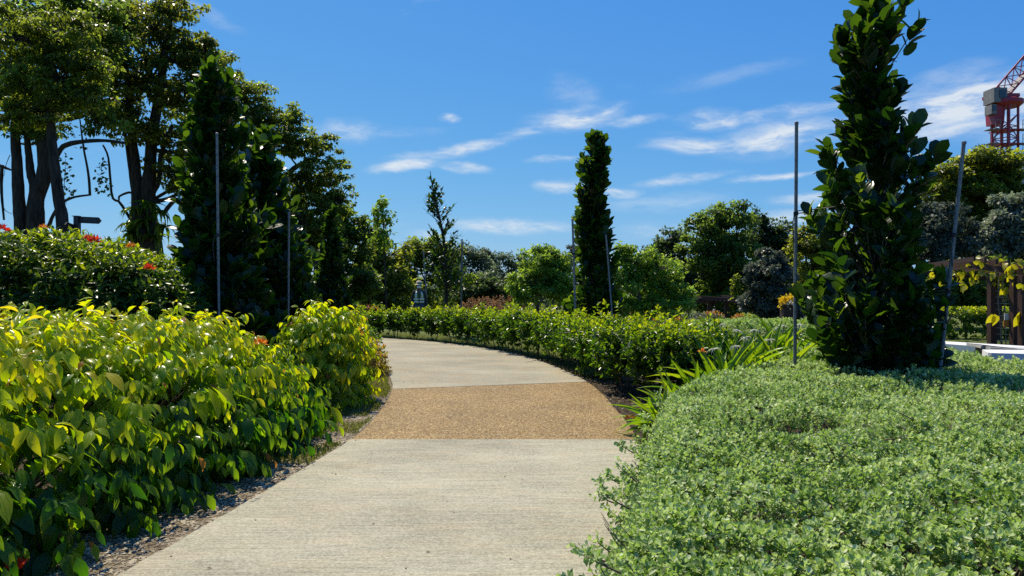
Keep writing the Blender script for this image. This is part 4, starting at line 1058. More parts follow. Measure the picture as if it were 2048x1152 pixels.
# --- left: big trees over the tall hedge
def vine_extra(root, d):
    for pts, r in [([(96, 456), (108, 427), (125, 405), (150, 394), (180, 390)], .05), ([(180, 391), (177, 350), (168, 300), (163, 265), (160, 240)], .035),
                   ([(112, 312), (128, 292), (160, 284), (205, 281), (250, 286)], .075), ([(4, 330), (3, 380), (8, 440)], .05), ([(0, 332), (12, 336), (22, 340)], .05),
                   ([(30, 285), (60, 289), (95, 278)], .03), ([(2, 400), (10, 420), (24, 428)], .012), ([(20, 310), (12, 330), (8, 352)], .01),
                   ([(133, 450), (128, 425), (127, 395), (130, 350), (131, 318)], .010)]:
        MB().tube(curve_pts([P(a, b, d) for a, b in pts], 14), [r * lerp(1.15, .55, i / 13) for i in range(14)], 7, wob=.12).build('vine', m_bark, root, smooth=True)
    LV = Leaves(T_SMALL)
    for (px, py) in [(131, 318), (128, 335), (136, 350), (129, 368), (133, 385), (139, 378), (124, 352), (128, 398), (203, 338), (197, 350), (206, 356), (212, 370), (204, 378), (214, 388), (205, 328), (160, 300), (170, 268), (190, 272)]:
        n = 9; q = rdir(n); LV.add(np.array(P(px, py, d)) + q * .09, q, rdir(n), .13, .09, rng.random(n) * .5)
    LV.cat(); LV.joined('vine_foliage', LM['dark'], root)
tree('shade_tree', 'thick twin trunked shade tree at the left edge with hanging vines', [([(42, 470), (38, 400), (34, 320), (30, 240), (40, 130)], .19), ([(72, 470), (72, 400), (88, 350), (85, 270), (75, 170)], .26), ([(70, 400), (62, 350), (58, 310), (52, 260)], .15)],
     [(20, 60, 80, 60), (90, 20, 90, 55), (150, 110, 85, 70), (30, 170, 70, 55), (95, 200, 70, 50), (-60, 120, 80, 110), (180, 40, 80, 60), (70, 262, 60, 26), (190, 215, 50, 50)], 'mid', .125, 27000, 22, trunk_r=.3, clump=.26, group='large shade trees on the left', extra=vine_extra)
tree('shade_tree', 'slim shade tree with yellow green leaves in front of the twin trunks', [([(125, 462), (118, 400), (108, 320), (100, 230), (96, 120), (90, 60)], .14)],
     [(60, 70, 80, 50), (130, 60, 75, 50), (40, 150, 65, 45), (120, 150, 80, 50), (185, 130, 45, 35), (85, 215, 70, 35), (170, 190, 45, 35), (20, 230, 45, 30)], 'yellowgreen', .105, 16000, 18, clump=.22, droop=.6, group='large shade trees on the left', tint=.36, wid=.7)
def fern_extra(root, d):
    LV = Leaves([strap_leaf(c, 5) for c in (1.2, 1.9)])
    for (px, py, s, n) in [(300, 410, .7, 26), (262, 418, .6, 20), (320, 425, .6, 20), (285, 445, .8, 30), (255, 450, .6, 18), (330, 455, .7, 22), (265, 470, .7, 22), (310, 475, .7, 22)]:
        c = np.array(P(px, py, d - .5))
        for j in range(n):
            a = random.uniform(0, 6.28); e = random.uniform(-.6, .9)
            LV.add(c, np.array([math.cos(a), math.sin(a) - .4, e]), np.array([0, 0, 1.0]), s * random.uniform(.6, 1.1), .10, random.uniform(.1, .6))
    LV.cat(); LV.joined('fern_frond', LM['ixora'], root)
    for pts, r in [([(262, 440), (240, 405), (225, 395), (220, 350), (216, 312), (206, 290)], .05), ([(285, 400), (262, 385), (240, 392), (238, 400)], .05), ([(268, 390), (262, 350), (255, 300), (248, 250)], .08),
                   ([(290, 400), (282, 370), (268, 345), (262, 310)], .09), ([(325, 430), (345, 405), (362, 400), (380, 398)], .08), ([(300, 395), (318, 360), (322, 310), (345, 250)], .10), ([(305, 400), (340, 380), (372, 365), (400, 360)], .06)]:
        MB().tube(curve_pts([P(a, b, d) for a, b in pts], 14), [r * lerp(1, .6, i / 13) for i in range(14)], 7, wob=.08).build('limb', m_bark, root, smooth=True)
tree('shade_tree', 'shade tree with a fat fern covered trunk forking low', [([(288, 480), (287, 440), (288, 405)], .62), ([(296, 405), (300, 340), (305, 270), (320, 180), (330, 100)], .24), ([(275, 410), (272, 340), (262, 250), (255, 150)], .2)],
     [(240, 60, 80, 60), (310, 50, 80, 50), (370, 110, 55, 45), (230, 160, 70, 60), (300, 150, 80, 60), (365, 200, 60, 50), (260, 240, 70, 45), (335, 265, 60, 40), (215, 20, 80, 40), (385, 290, 50, 40), (400, 170, 45, 50), (345, 330, 50, 30), (375, 370, 40, 35), (412, 118, 38, 40), (175, 120, 55, 60), (345, 20, 60, 36)],
     'olive', .125, 32000, 25, clump=.23, droop=.4, group='large shade trees on the left', extra=fern_extra, tint=.34)
tree('shade_tree', 'sunlit olive shade tree reaching right over the dark columnar trees', [([(640, 560), (628, 470), (560, 390), (500, 330), (450, 250)], .26), ([(565, 390), (580, 345), (610, 325), (640, 320)], .14)],
     [(440, 150, 60, 45), (480, 190, 60, 45), (420, 230, 60, 50), (520, 240, 50, 40), (580, 232, 38, 30), (500, 300, 60, 45), (630, 290, 46, 34), (570, 290, 55, 36), (655, 350, 46, 36), (600, 370, 55, 40), (640, 410, 50, 35), (560, 420, 55, 45), (680, 395, 30, 30), (460, 330, 60, 50), (590, 470, 50, 36), (655, 460, 50, 40)],
     'yellowgreen', .14, 36000, 32, clump=.23, droop=.6, group='large shade trees on the left', tint=.34)
tree('shade_tree', 'darker green tree right of the sunlit olive one, behind the slim column', [([(690, 600), (688, 540), (692, 480)], .2)],
     [(690, 440, 40, 34), (720, 470, 36, 36), (670, 500, 45, 40), (715, 530, 40, 45), (690, 570, 50, 40), (735, 580, 30, 35), (640, 540, 40, 40)], 'mid', .17, 14000, 34, clump=.3, group='large shade trees on the left', tint=.3)

# slim pale tree beyond the worker
tree('slender_tree', 'slender pale tree with tiered tufts left of the worker', [([(773, 640), (770, 540), (767, 460), (764, 405)], .04)],
     [(764, 405, 17, 12), (764, 430, 24, 17), (752, 440, 14, 10), (778, 445, 14, 10), (766, 465, 22, 14), (770, 490, 26, 16), (752, 480, 14, 12)], 'bright', .15, 900, 30, clump=.28, group=None, limb=.5)

# pale green bushy trees either side of the middle column
tree('bushy_tree', 'pale green bushy tree left of the middle columnar tree', [([(1085, 640), (1082, 590)], .08), ([(1100, 640), (1112, 580)], .06)],
     [(1085, 525, 46, 30), (1050, 560, 34, 30), (1120, 545, 36, 32), (1085, 575, 50, 30), (1130, 585, 26, 26), (1045, 590, 26, 20), (1095, 505, 26, 14)], 'bright', .12, 9000, 22, clump=.22, bark=m_barkpale, group='pale green bushy trees in mid distance', twigs=True, wid=.6, tint=.42)
tree('bushy_tree', 'pale green bushy tree right of the middle columnar tree', [([(1285, 650), (1282, 600)], .08), ([(1300, 650), (1312, 590)], .06)],
     [(1270, 520, 46, 30), (1320, 530, 46, 32), (1245, 560, 30, 36), (1290, 570, 55, 36), (1350, 570, 34, 34), (1330, 610, 46, 30), (1262, 615, 40, 30), (1250, 500, 22, 14), (1372, 592, 16, 14)], 'bright', .12, 12000, 22, clump=.22, bark=m_barkpale, group='pale green bushy trees in mid distance', twigs=True, wid=.6, tint=.42)

# --- centre: trees beyond the lawn
FARG = 'trees beyond the garden'
for (lab, tr, lobes, mat, leaf, n, d) in [
    ('olive tree behind the slender pale tree', [([(760, 620), (762, 560)], .18)], [(745, 510, 40, 30), (780, 505, 36, 26), (760, 550, 50, 36), (790, 560, 36, 40), (735, 560, 34, 36), (800, 600, 40, 30), (745, 605, 44, 24)], 'olive', .2, 9000, 42),
    ('yellow brown tree behind the worker', [([(850, 620), (850, 560)], .18)], [(830, 500, 36, 20), (865, 495, 40, 18), (895, 510, 32, 24), (850, 540, 52, 34), (900, 560, 40, 36), (815, 555, 38, 40), (850, 600, 60, 26)], 'yellowgreen', .2, 9500, 48),
    ('hazy green tree right of the sparse young tree', [([(940, 600), (942, 540)], .2)], [(925, 505, 28, 16), (955, 512, 30, 20), (935, 540, 36, 28), (965, 550, 30, 30)], 'bluegreen', .26, 5000, 85),
    ('thin crowned far tree above the dark hollow', [([(975, 590), (976, 540)], .16)], [(972, 505, 12, 9), (982, 515, 14, 10), (968, 520, 12, 9), (990, 528, 14, 9)], 'bluegreen', .26, 1500, 95),
    ('far dark tree left of the pale green bushy trees', [([(1020, 600), (1020, 550)], .2)], [(1012, 520, 20, 16), (1040, 525, 24, 18), (1000, 555, 34, 24), (1040, 560, 34, 30), (985, 575, 40, 26)], 'bluegreen', .26, 5500, 80),
    ('far green tree peeking over the left bushy tree', [([(1075, 600), (1075, 540)], .2)], [(1070, 512, 26, 15), (1100, 520, 26, 18), (1075, 545, 36, 25), (1130, 530, 22, 20)], 'bluegreen', .26, 4500, 85),
    ('small round far tree left of the middle column', [([(1152, 560), (1152, 520)], .14)], [(1150, 497, 17, 12), (1152, 512, 18, 12)], 'grey', .26, 1500, 90),
    ('dark tree filling the hollow behind the leafy hedge', [([(950, 625), (950, 580)], .16)], [(920, 580, 45, 30), (965, 575, 45, 28), (1010, 585, 40, 26), (940, 605, 60, 18)], 'dark', .22, 6500, 58),
    ('rounded dark tree right of the pale bushy tree', [([(1345, 625), (1345, 560)], .22)], [(1320, 495, 26, 16), (1345, 480, 30, 20), (1335, 520, 44, 30), (1370, 550, 40, 40), (1320, 560, 40, 34), (1350, 595, 50, 30)], 'dark', .24, 9000, 56),
    ('tall domed dark tree at the middle of the right wood', [([(1450, 640), (1452, 560)], .3)], [(1400, 455, 36, 26), (1440, 435, 40, 24), (1478, 432, 34, 24), (1420, 490, 46, 34), (1470, 480, 44, 36), (1395, 520, 40, 36), (1445, 540, 50, 40), (1490, 540, 40, 40), (1430, 590, 56, 34)], 'mid', .22, 17000, 52),
    ('dark tree with a twin top next to the steel stake', [([(1540, 640), (1542, 560)], .25)], [(1520, 440, 20, 20), (1545, 470, 40, 24), (1520, 490, 40, 34), (1570, 490, 36, 30), (1550, 540, 50, 36), (1590, 560, 36, 40)], 'dark', .23, 10000, 56),
    ('yellowish tree behind the tallest column on its left', [([(1620, 640), (1622, 560)], .25)], [(1605, 470, 30, 22), (1640, 450, 30, 24), (1625, 500, 44, 34), (1660, 520, 50, 40), (1615, 560, 44, 40), (1720, 520, 60, 40), (1700, 580, 60, 36)], 'olive', .22, 11000, 48),
    ('big domed dark tree below the red crane', [([(1960, 640), (1958, 540)], .35)], [(1905, 350, 46, 30), (1955, 330, 50, 30), (2005, 335, 44, 34), (1880, 390, 40, 36), (1940, 390, 60, 44), (2005, 400, 60, 46), (1900, 450, 50, 44), (1965, 460, 60, 44), (2045, 380, 40, 44), (1885, 500, 50, 36), (2040, 460, 50, 50)], 'olive', .19, 30000, 38),
    ('silvery grey tree at the right edge in front of the big dome', [([(2030, 640), (2028, 540)], .2)], [(2020, 425, 40, 34), (2060, 420, 40, 40), (1985, 470, 40, 34), (2040, 480, 50, 40), (1975, 510, 44, 26), (2060, 540, 40, 40)], 'silvertree', .16, 12000, 31),
    ('dark grey leaved tree left of the steel stake', [([(1540, 650), (1538, 590)], .15)], [(1540, 520, 34, 26), (1520, 550, 32, 32), (1565, 555, 32, 34), (1540, 590, 48, 36), (1515, 610, 30, 28), (1575, 610, 30, 30)], 'grey', .15, 13000, 34),
    ('grey green tree with airy crown before the domed dark tree', [([(1422, 640), (1420, 580)], .1)], [(1420, 520, 24, 20), (1410, 550, 26, 22), (1435, 560, 26, 22), (1420, 590, 32, 22)], 'grey', .2, 5000, 54),
    ('grey leaved tree behind the slanting stake', [([(1880, 640), (1878, 560)], .16)], [(1890, 430, 34, 30), (1860, 470, 40, 36), (1920, 480, 36, 36), (1880, 520, 44, 34), (1790, 470, 50, 50), (1800, 560, 60, 50)], 'grey', .16, 10000, 30),
    ('narrow yellow green conifer like sapling behind the far pergola', [([(1472, 640), (1472, 590)], .06)], [(1472, 560, 6, 10), (1472, 580, 10, 12), (1472, 605, 13, 14), (1472, 628, 15, 14)], 'yellowgreen', .14, 1600, 46),
    ('leafy green tree behind the yellow leaved pergola', [([(1930, 660), (1930, 600)], .1)], [(1900, 545, 36, 26), (1950, 560, 40, 30), (1890, 590, 40, 34), (1940, 605, 46, 34), (2000, 590, 40, 40), (2030, 560, 40, 40), (2040, 620, 30, 36)], 'mid', .13, 9000, 27),
]:
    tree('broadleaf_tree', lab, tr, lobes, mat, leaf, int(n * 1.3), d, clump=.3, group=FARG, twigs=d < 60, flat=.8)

# far wood closing the view under the trees
def far_wood():
    LV = Leaves(T_DIA); n = 34000
    x = rng.uniform(-75, 110, n); y = 98 + rng.random(n) * 22
    top = np.where(x > 18, 6.2, 3.4) + 1.5 * noise2(x * .12, y * .05) + .9 * noise2(x * .5, y * .1)
    z = -1.3 + rng.random(n) ** .8 * np.maximum(top, .8)
    LV.add(np.stack([x, y, z], -1), rdir(n), rdir(n) + np.array([0, -.3, .6]), rng.uniform(.5, .9, n), .6, .35 + .2 * noise2(x * .8, z * 1.5) + rng.normal(0, .12, n))
    LV.cat(); tag(LV.joined('wood', LM['bluegreen']), 'distant wood closing the view behind the garden trees', 'wood', kind='stuff')
far_wood()
# russet and mixed shrubs on the far side of the lawn
for (px, py, d, w, h, mat, lab) in [(960, 600, 38, 1.3, 1.3, 'brown', 'russet shrub behind the leafy hedge beside the young tree'), (1005, 596, 40, 1.5, 1.5, 'brown', 'second russet shrub, nearer the pale bushy tree'), (730, 612, 30, .7, .8, 'red', 'small red tipped shrub behind the leafy hedge at the far bend'),
                                 (1300, 632, 26, .9, .75, 'brown', 'russet shrub under the right pale bushy tree'), (1330, 640, 24, .6, .6, 'red', 'orange red croton under the right pale bushy tree'), (1405, 632, 34, 1.1, .45, 'grey', 'grey shrub left of the far pergola'),
                                 (1425, 630, 40, .7, .6, 'red', 'orange tipped shrub beside the far pergola posts'), (1490, 636, 40, .7, .5, 'red', 'orange shrub between the far pergola posts'), (1530, 636, 38, 1.2, .7, 'bright', 'low green shrub right of the far pergola'),
                                 (1620, 650, 20, 1.1, .55, 'hedge', 'bright low shrub behind the steel stake'), (1680, 650, 19, 1.0, .6, 'hedge', 'bright low shrub behind the tallest column foot')]:
    c = P(px, py, d); tipped_shrub('garden_shrub', (c.x, d), (w, w * .8, h), 260, mat, .11, lab, tint=.25, group='mixed shrubs beyond the hedge')

# trimmed yellow green hedge on the right
def trimmed_hedge():
    root = empty('trimmed_hedge', (14.0, 23.0, 0)); tag(root, 'trimmed yellow green hedge behind the ledge on the right', 'hedge')
    p, nrm = dome_pts(2000, (15.2, 23.0, 0), (3.2, .6, .85), 6.0, front=.6)
    p = p - nrm * (rng.random((len(p), 1)) ** 2 * .12); p[:, 2] = np.maximum(p[:, 2], .05)
    LV = Leaves(T_HEX); rosettes(LV, p, nrm, 6, .085, .12, up=.5, wid=.8); LV.cat(); LV.tint = np.clip(LV.tint + .45 * (LV.loc[:, 2] > .74), 0, 1)
    LV.joined('foliage', LM['hedge'], root)
    idx = rng.choice(len(p), 40, replace=False)
    stems_to([(p[i][0], 23, 0) for i in idx], [p[i] for i in idx], .01, 'stem', m_twig, root)
trimmed_hedge()
# ---------------------------------------------------------------- pergolas, ledge, sign, crane, building, worker
m_wood = pbr('dark_stained_timber', (0.026, 0.010, 0.007), (0.060, 0.026, 0.018), rough=.65, scale=6, detail=8, stretch=(8, 8, .8), bump=.25, spec=.35)
m_wire = pbr('steel_wire', (0.35, 0.35, 0.34), rough=.45, metallic=.6)
m_plaster = pbr('white_plaster', (0.62, 0.62, 0.60), (0.74, 0.73, 0.70), rough=.8, scale=4, bump=.1)
m_stone = pbr('grey_stone', (0.30, 0.29, 0.27), (0.46, 0.45, 0.42), rough=.85, scale=7, detail=6, bump=.2)
m_brick = pbr('brown_brick', (0.10, 0.055, 0.04), (0.18, 0.10, 0.075), rough=.9, scale=18, bump=.3)
def add(p, q): return (p[0] + q[0], p[1] + q[1], p[2] + q[2])

def pergola_right():
    d0 = 20.0
    root = empty('garden_pergola', (13.2, d0, 0)); tag(root, 'dark timber pergola with yellow vine leaves at the right edge', 'pergola')
    zb = -0.02
    posts = [(1984, 548, 20.0), (2029, 552, 19.4), (2046, 553, 19.0), (2100, 556, 18.6), (1995, 548, 22.2), (2062, 550, 21.6)]
    for (px, py, d) in posts[:3] + posts[4:5]:
        t = P(px, py, d); MB().box((t.x, t.y, (t.z + zb) / 2), (.17, .17, t.z - zb)).build('post', m_wood, root)
    # main beams run towards the right foreground
    for (a, b, w, h) in [(P(1938, 530, 20.6), P(2130, 556, 18.2), .12, .15), (P(1850, 545, 23.5), P(2130, 572, 20.5), .12, .13)]:
        MB().bar(a, b, w, h).build('beam', m_wood, root)
    for i in range(9):
        f = i / 8
        a = P(1938, 526, 20.6).lerp(P(2130, 550, 18.2), f) + Vector((0, -.25, .10)); b = P(1850, 540, 23.5).lerp(P(2130, 566, 20.5), f) + Vector((0, .35, .12))
        MB().bar(a, b, .06, .13).build('rafter', m_wood, root)
    for k in range(9):
        z = .15 + k * .165
        a = P(1984, 548, 20.0); b = P(2029, 552, 19.4)
        MB().tube([(a.x, a.y, z), (b.x, b.y, z)], .006, 5).build('trellis_wire', m_wire, root)
    vines = empty('climbing_vine', (13.2, d0, .1)); tag(vines, 'climbing vine with big yellow leaves over the right pergola', 'vine')
    for pts in [[(2002, 690), (2000, 640), (1996, 600), (1998, 560), (1990, 540)], [(2004, 690), (2003, 640), (2010, 610), (2018, 575)], [(2012, 690), (2010, 620), (2004, 580), (2008, 552)]]:
        MB().tube(curve_pts([P(a, b, 19.8) for a, b in pts], 14), .013, 6).build('stem', m_barkpale, vines, smooth=True)
    LV = Leaves([leaf_tpl(ell(.5, .75), 4, c, .2) for c in (.6, 1.2)])
    spots = [(1935, 545, 22), (1890, 548, 22.5), (1860, 545, 22.5), (1920, 535, 21), (1955, 520, 20.5), (1985, 535, 20), (2010, 545, 19.6), (2035, 540, 19.2), (2005, 555, 19.8), (1950, 565, 20.8), (2030, 525, 19.4), (2045, 560, 19), (1975, 520, 20.3), (1870, 555, 22)]
    for (px, py, d) in spots:
        c = np.array(P(px, py, d))
        for j in range(7):
            q = rdir(1)[0] * np.array([.30, .30, .14])
            LV.add(c + q, np.array([q[0] * 2, q[1] * 2, -.7]) + rdir(1)[0] * .5, np.array([0, -.3, .8]) + rdir(1)[0] * .4, random.uniform(.16, .28), random.uniform(.14, .22), random.uniform(.45, 1))
    for (px, py, d, s) in [(1984, 638, 19.6, .34), (2036, 640, 19.0, .34), (2006, 585, 19.6, .25), (2042, 632, 19.0, .3)]:
        for j in range(2): LV.add(np.array(P(px + j * 5, py - 10, d)), np.array([.1 * (j * 2 - 1), 0, -1]), np.array([.2, -1, .2]), s, s * .8, .7)
    LV.cat(); LV.singles(np.ones(len(LV.loc), bool), leafmat('yellow_vine_leaf', [(.10, .14, .01), (.20, .20, .01), (.30, .26, .012)], [(.3, .42, .01), (.6, .6, .012), (.8, .7, .02)], trans=.45, rough=.4), vines)
    # lamp / notice on the trellis
    sg = empty('notice_plate', P(2016, 640, 19.5)); tag(sg, 'small white notice plate with an orange lower half behind the pergola trellis', 'sign')
    c = P(2014, 641, 19.55)
    MB().box((c.x, c.y, c.z + .10), (.14, .02, .17)).build('upper_plate', m_plaster, sg); MB().box((c.x - .03, c.y - .012, c.z - .08), (.14, .02, .17)).build('lower_plate', pbr('orange_paint', (.55, .22, .05), rough=.5), sg)
pergola_right()

def ledge():
    root = empty('garden_ledge', (12.5, 17.0, 0)); tag(root, 'white topped garden ledge with a stone slab beside the ground cover', 'ledge')
    def prism(pts, z0, z1, name, mat):
        n = len(pts); MB().add([(x, y, z0) for x, y in pts] + [(x, y, z1) for x, y in pts], [tuple(range(n - 1, -1, -1)), tuple(range(n, 2 * n))] + [(i, (i + 1) % n, n + (i + 1) % n, n + i) for i in range(n)]).build(name, mat, root)
    a, b = P(1888, 684, 17.5), P(2150, 704, 15.0)
    prism([(a.x, a.y), (b.x, b.y), (b.x + .4, b.y + 1.6), (a.x + .2, a.y + 1.3)], -.05, .23, 'terrace', m_plaster)
    c, e = P(1962, 692, 14.6), P(2034, 698, 13.4)
    prism([(c.x, c.y), (c.x + .55, c.y - .45), (e.x + .35, e.y + .1), (e.x + .1, e.y + .9), (c.x + .2, c.y + .8)], .36, .41, 'stone_slab', m_stone)
    prism([(c.x + .05, c.y - .02), (c.x + .5, c.y - .38), (c.x + .6, c.y + .3), (c.x + .2, c.y + .5)], 0, .357, 'brick_pier', m_brick)
    f = P(1985, 704, 12.6)
    pts = [(f.x + .12 - .12 * math.sin(t), f.y + .12 - .12 * math.cos(t)) for t in (0, .5, 1.0, 1.57)]
    prism([(f.x + 3.0, f.y - 1.0), (f.x + 3.2, f.y + .2), (f.x + .3, f.y + .75)] + pts[::-1], 0, .44, 'plinth', m_plaster)
ledge()

def pergola_far():
    d = 46.0; k = d / F
    zb = gz(12, d) - .02
    root = empty('garden_pergola', (P(1440, 0, d).x, d, zb)); tag(root, 'small dark timber pergola far off beyond the silver hedge', 'pergola')
    for (px, dd) in [(1419, 47), (1453, 46), (1461, 47.5), (1494, 45)]:
        t = P(px, 603, dd); MB().box((t.x, t.y, (t.z + zb) / 2), (.26, .22, t.z - zb)).build('post', m_wood, root)
    for (a, b) in [(P(1376, 599, 48), P(1432, 606, 47)), (P(1404, 596, 47), P(1500, 604, 45)), (P(1440, 594, 49), P(1500, 600, 46))]:
        MB().bar(a, b, .14, .26).build('beam', m_wood, root)
    for i in range(14):
        f = i / 13
        a = P(1376, 597, 48).lerp(P(1470, 605, 45), f); b = P(1410, 594, 50).lerp(P(1500, 601, 46.5), f)
        MB().bar(a, b, .10, .12).build('rafter', m_wood, root)
    MB().tube([(P(1377, 599, 48).x, 48, zb), P(1377, 599, 48)], .06, 6).build('thin_post', m_wood, root)
pergola_far()

def rail_and_house():
    h = empty('white_house', (P(1470, 0, 85).x, 85, -1.35)); tag(h, 'low white building glimpsed between the far pergola posts', 'building')
    a = P(1436, 592, 85); b = P(1530, 592, 85)
    MB().box(((a.x + b.x) / 2, 88, -1.35 + 1.3), (b.x - a.x, 6, 2.6)).build('wall', m_plaster, h)
    MB().box(((a.x + b.x) / 2, 88, 1.36), (b.x - a.x + .7, 6.7, .2)).build('roof', m_stone, h)
    for px in (1446, 1470, 1505): MB().box((P(px, 0, 85).x, 84.97, -.2), (1.0, .08, 1.1)).build('window', pbr('window_glass', (.03, .04, .05), rough=.15), h)
    r = empty('white_railing', (P(1470, 0, 62).x, 62, -1.35)); tag(r, 'white rail fence crossing behind the far pergola', 'fence')
    a = P(1420, 620, 62); b = P(1640, 620, 62)
    for z in (-.5, -.85): MB().bar((a.x, 62, z), (b.x, 62, z), .08, .12).build('rail', m_plaster, r)
    for i in range(12):
        x = lerp(a.x, b.x, i / 11); MB().box((x, 62.07, -.9), (.12, .06, .9)).build('post', m_plaster, r)
rail_and_house()

def pedestal():
    c = P(1572, 0, 26); root = empty('flower_pedestal', (c.x, 26, 0)); tag(root, 'dark pedestal carrying a ball of bright yellow flowers left of the steel stake', 'planter')
    MB().box((c.x + .05, 26, .42), (.42, .42, .90), taper=.92).build('pedestal', m_wood, root)
    MB().lathe((c.x + .05, 26, .87), [(.24, 0), (.28, .06), (.26, .10)], 14).build('bowl', m_wood, root, smooth=True)
    LV = Leaves(T_SMALL); n = 260
    q = rdir(n); cc = np.where((rng.random(n) < .6)[:, None], np.array(P(1578, 600, 26)), np.array(P(1568, 606, 26)))
    LV.add(cc + q * .17 * rng.random((n, 1)) ** .3, q + .3 * rdir(n), rdir(n), .11, .07, rng.random(n)); LV.cat(); LV.joined('blossom', m_yellow, root)
    FL = Leaves(T_SMALL); n = 60; q = rdir(n); FL.add(np.array(P(1582, 610, 25.8)) + q * .1, q, rdir(n), .09, .06, rng.random(n)); FL.cat(); FL.joined('pale_blossom', m_white, root)
    SL = Leaves(T_STRAP[:2]); n = 12; q = rdir(n); q[:, 2] = np.abs(q[:, 2]) + .3; SL.add(np.broadcast_to(np.array(P(1575, 608, 26)), (n, 3)), q, np.array([0, 0, 1.0]) + .2 * rdir(n), .42, .03, rng.random(n)); SL.cat(); SL.joined('foliage', m_yellow, root)
pedestal()

# finger post
m_sign = pbr('dark_sign_paint', (0.012, 0.010, 0.010), (0.02, 0.016, 0.015), rough=.5)
m_letter = pbr('faded_lettering', (0.16, 0.14, 0.13), rough=.6)
def signpost():
    d = 13.0; k = d / F
    a = P(151, 433, d); root = empty('finger_post', (a.x, d, 0)); tag(root, 'dark finger post with two arrow boards above the tall hedge', 'signpost')
    MB().box((a.x + .03, d, a.z / 2), (.085, .085, a.z)).build('post', m_sign, root)
    MB().box((a.x + .02, d, a.z + .005), (.11, .10, .012)).build('post_cap', m_sign, root)
    def board(p0, p1, hgt, off, name, rows):
        p0, p1 = Vector(p0), Vector(p1); u = (p1 - p0); L = u.length; u.normalize(); up = Vector((0, 0, 1)); nrm = u.cross(up).normalized()
        prof = [(0, -hgt / 2), (L - .05, -hgt / 2), (L, 0), (L - .05, hgt / 2), (0, hgt / 2)]
        vs = [p0 + u * x + up * z + nrm * s for s in (.012, -.012) for x, z in prof]
        b = MB().add(vs, [(0, 1, 2, 3, 4), (9, 8, 7, 6, 5)] + [(i, i + 5, (i + 1) % 5 + 5, (i + 1) % 5) for i in range(5)]).build(name, m_sign, root)
        lm = MB()
        q = u.to_track_quat('X', 'Z').to_matrix(); rn = random.Random(4)
        for (z, x0, x1, hh) in rows:     # worn lines of lettering, too faded to read
            x = x0
            while x < x1:
                w = rn.uniform(.006, .014); lm.box(p0 + u * x + up * z + nrm * .0135, (w, .002, hh), q); lm.box(p0 + u * (x + w / 2) + up * (z + hh * .3) + nrm * .0135, (w, .002, hh * .25), q); x += w + rn.uniform(.006, .012)
        lm.build('lettering', m_letter, b, rel=True)
    board(P(158, 439.5, d), P(203, 441.5, d), 13 * k, 0, 'sign_board', [(.012, .10, .31, .016), (-.022, .20, .31, .010)])
    board(P(151, 457, d + .05), P(130, 449, d - .25), 12.5 * k, 0, 'sign_board', [(.008, .04, .16, .014)])
signpost()

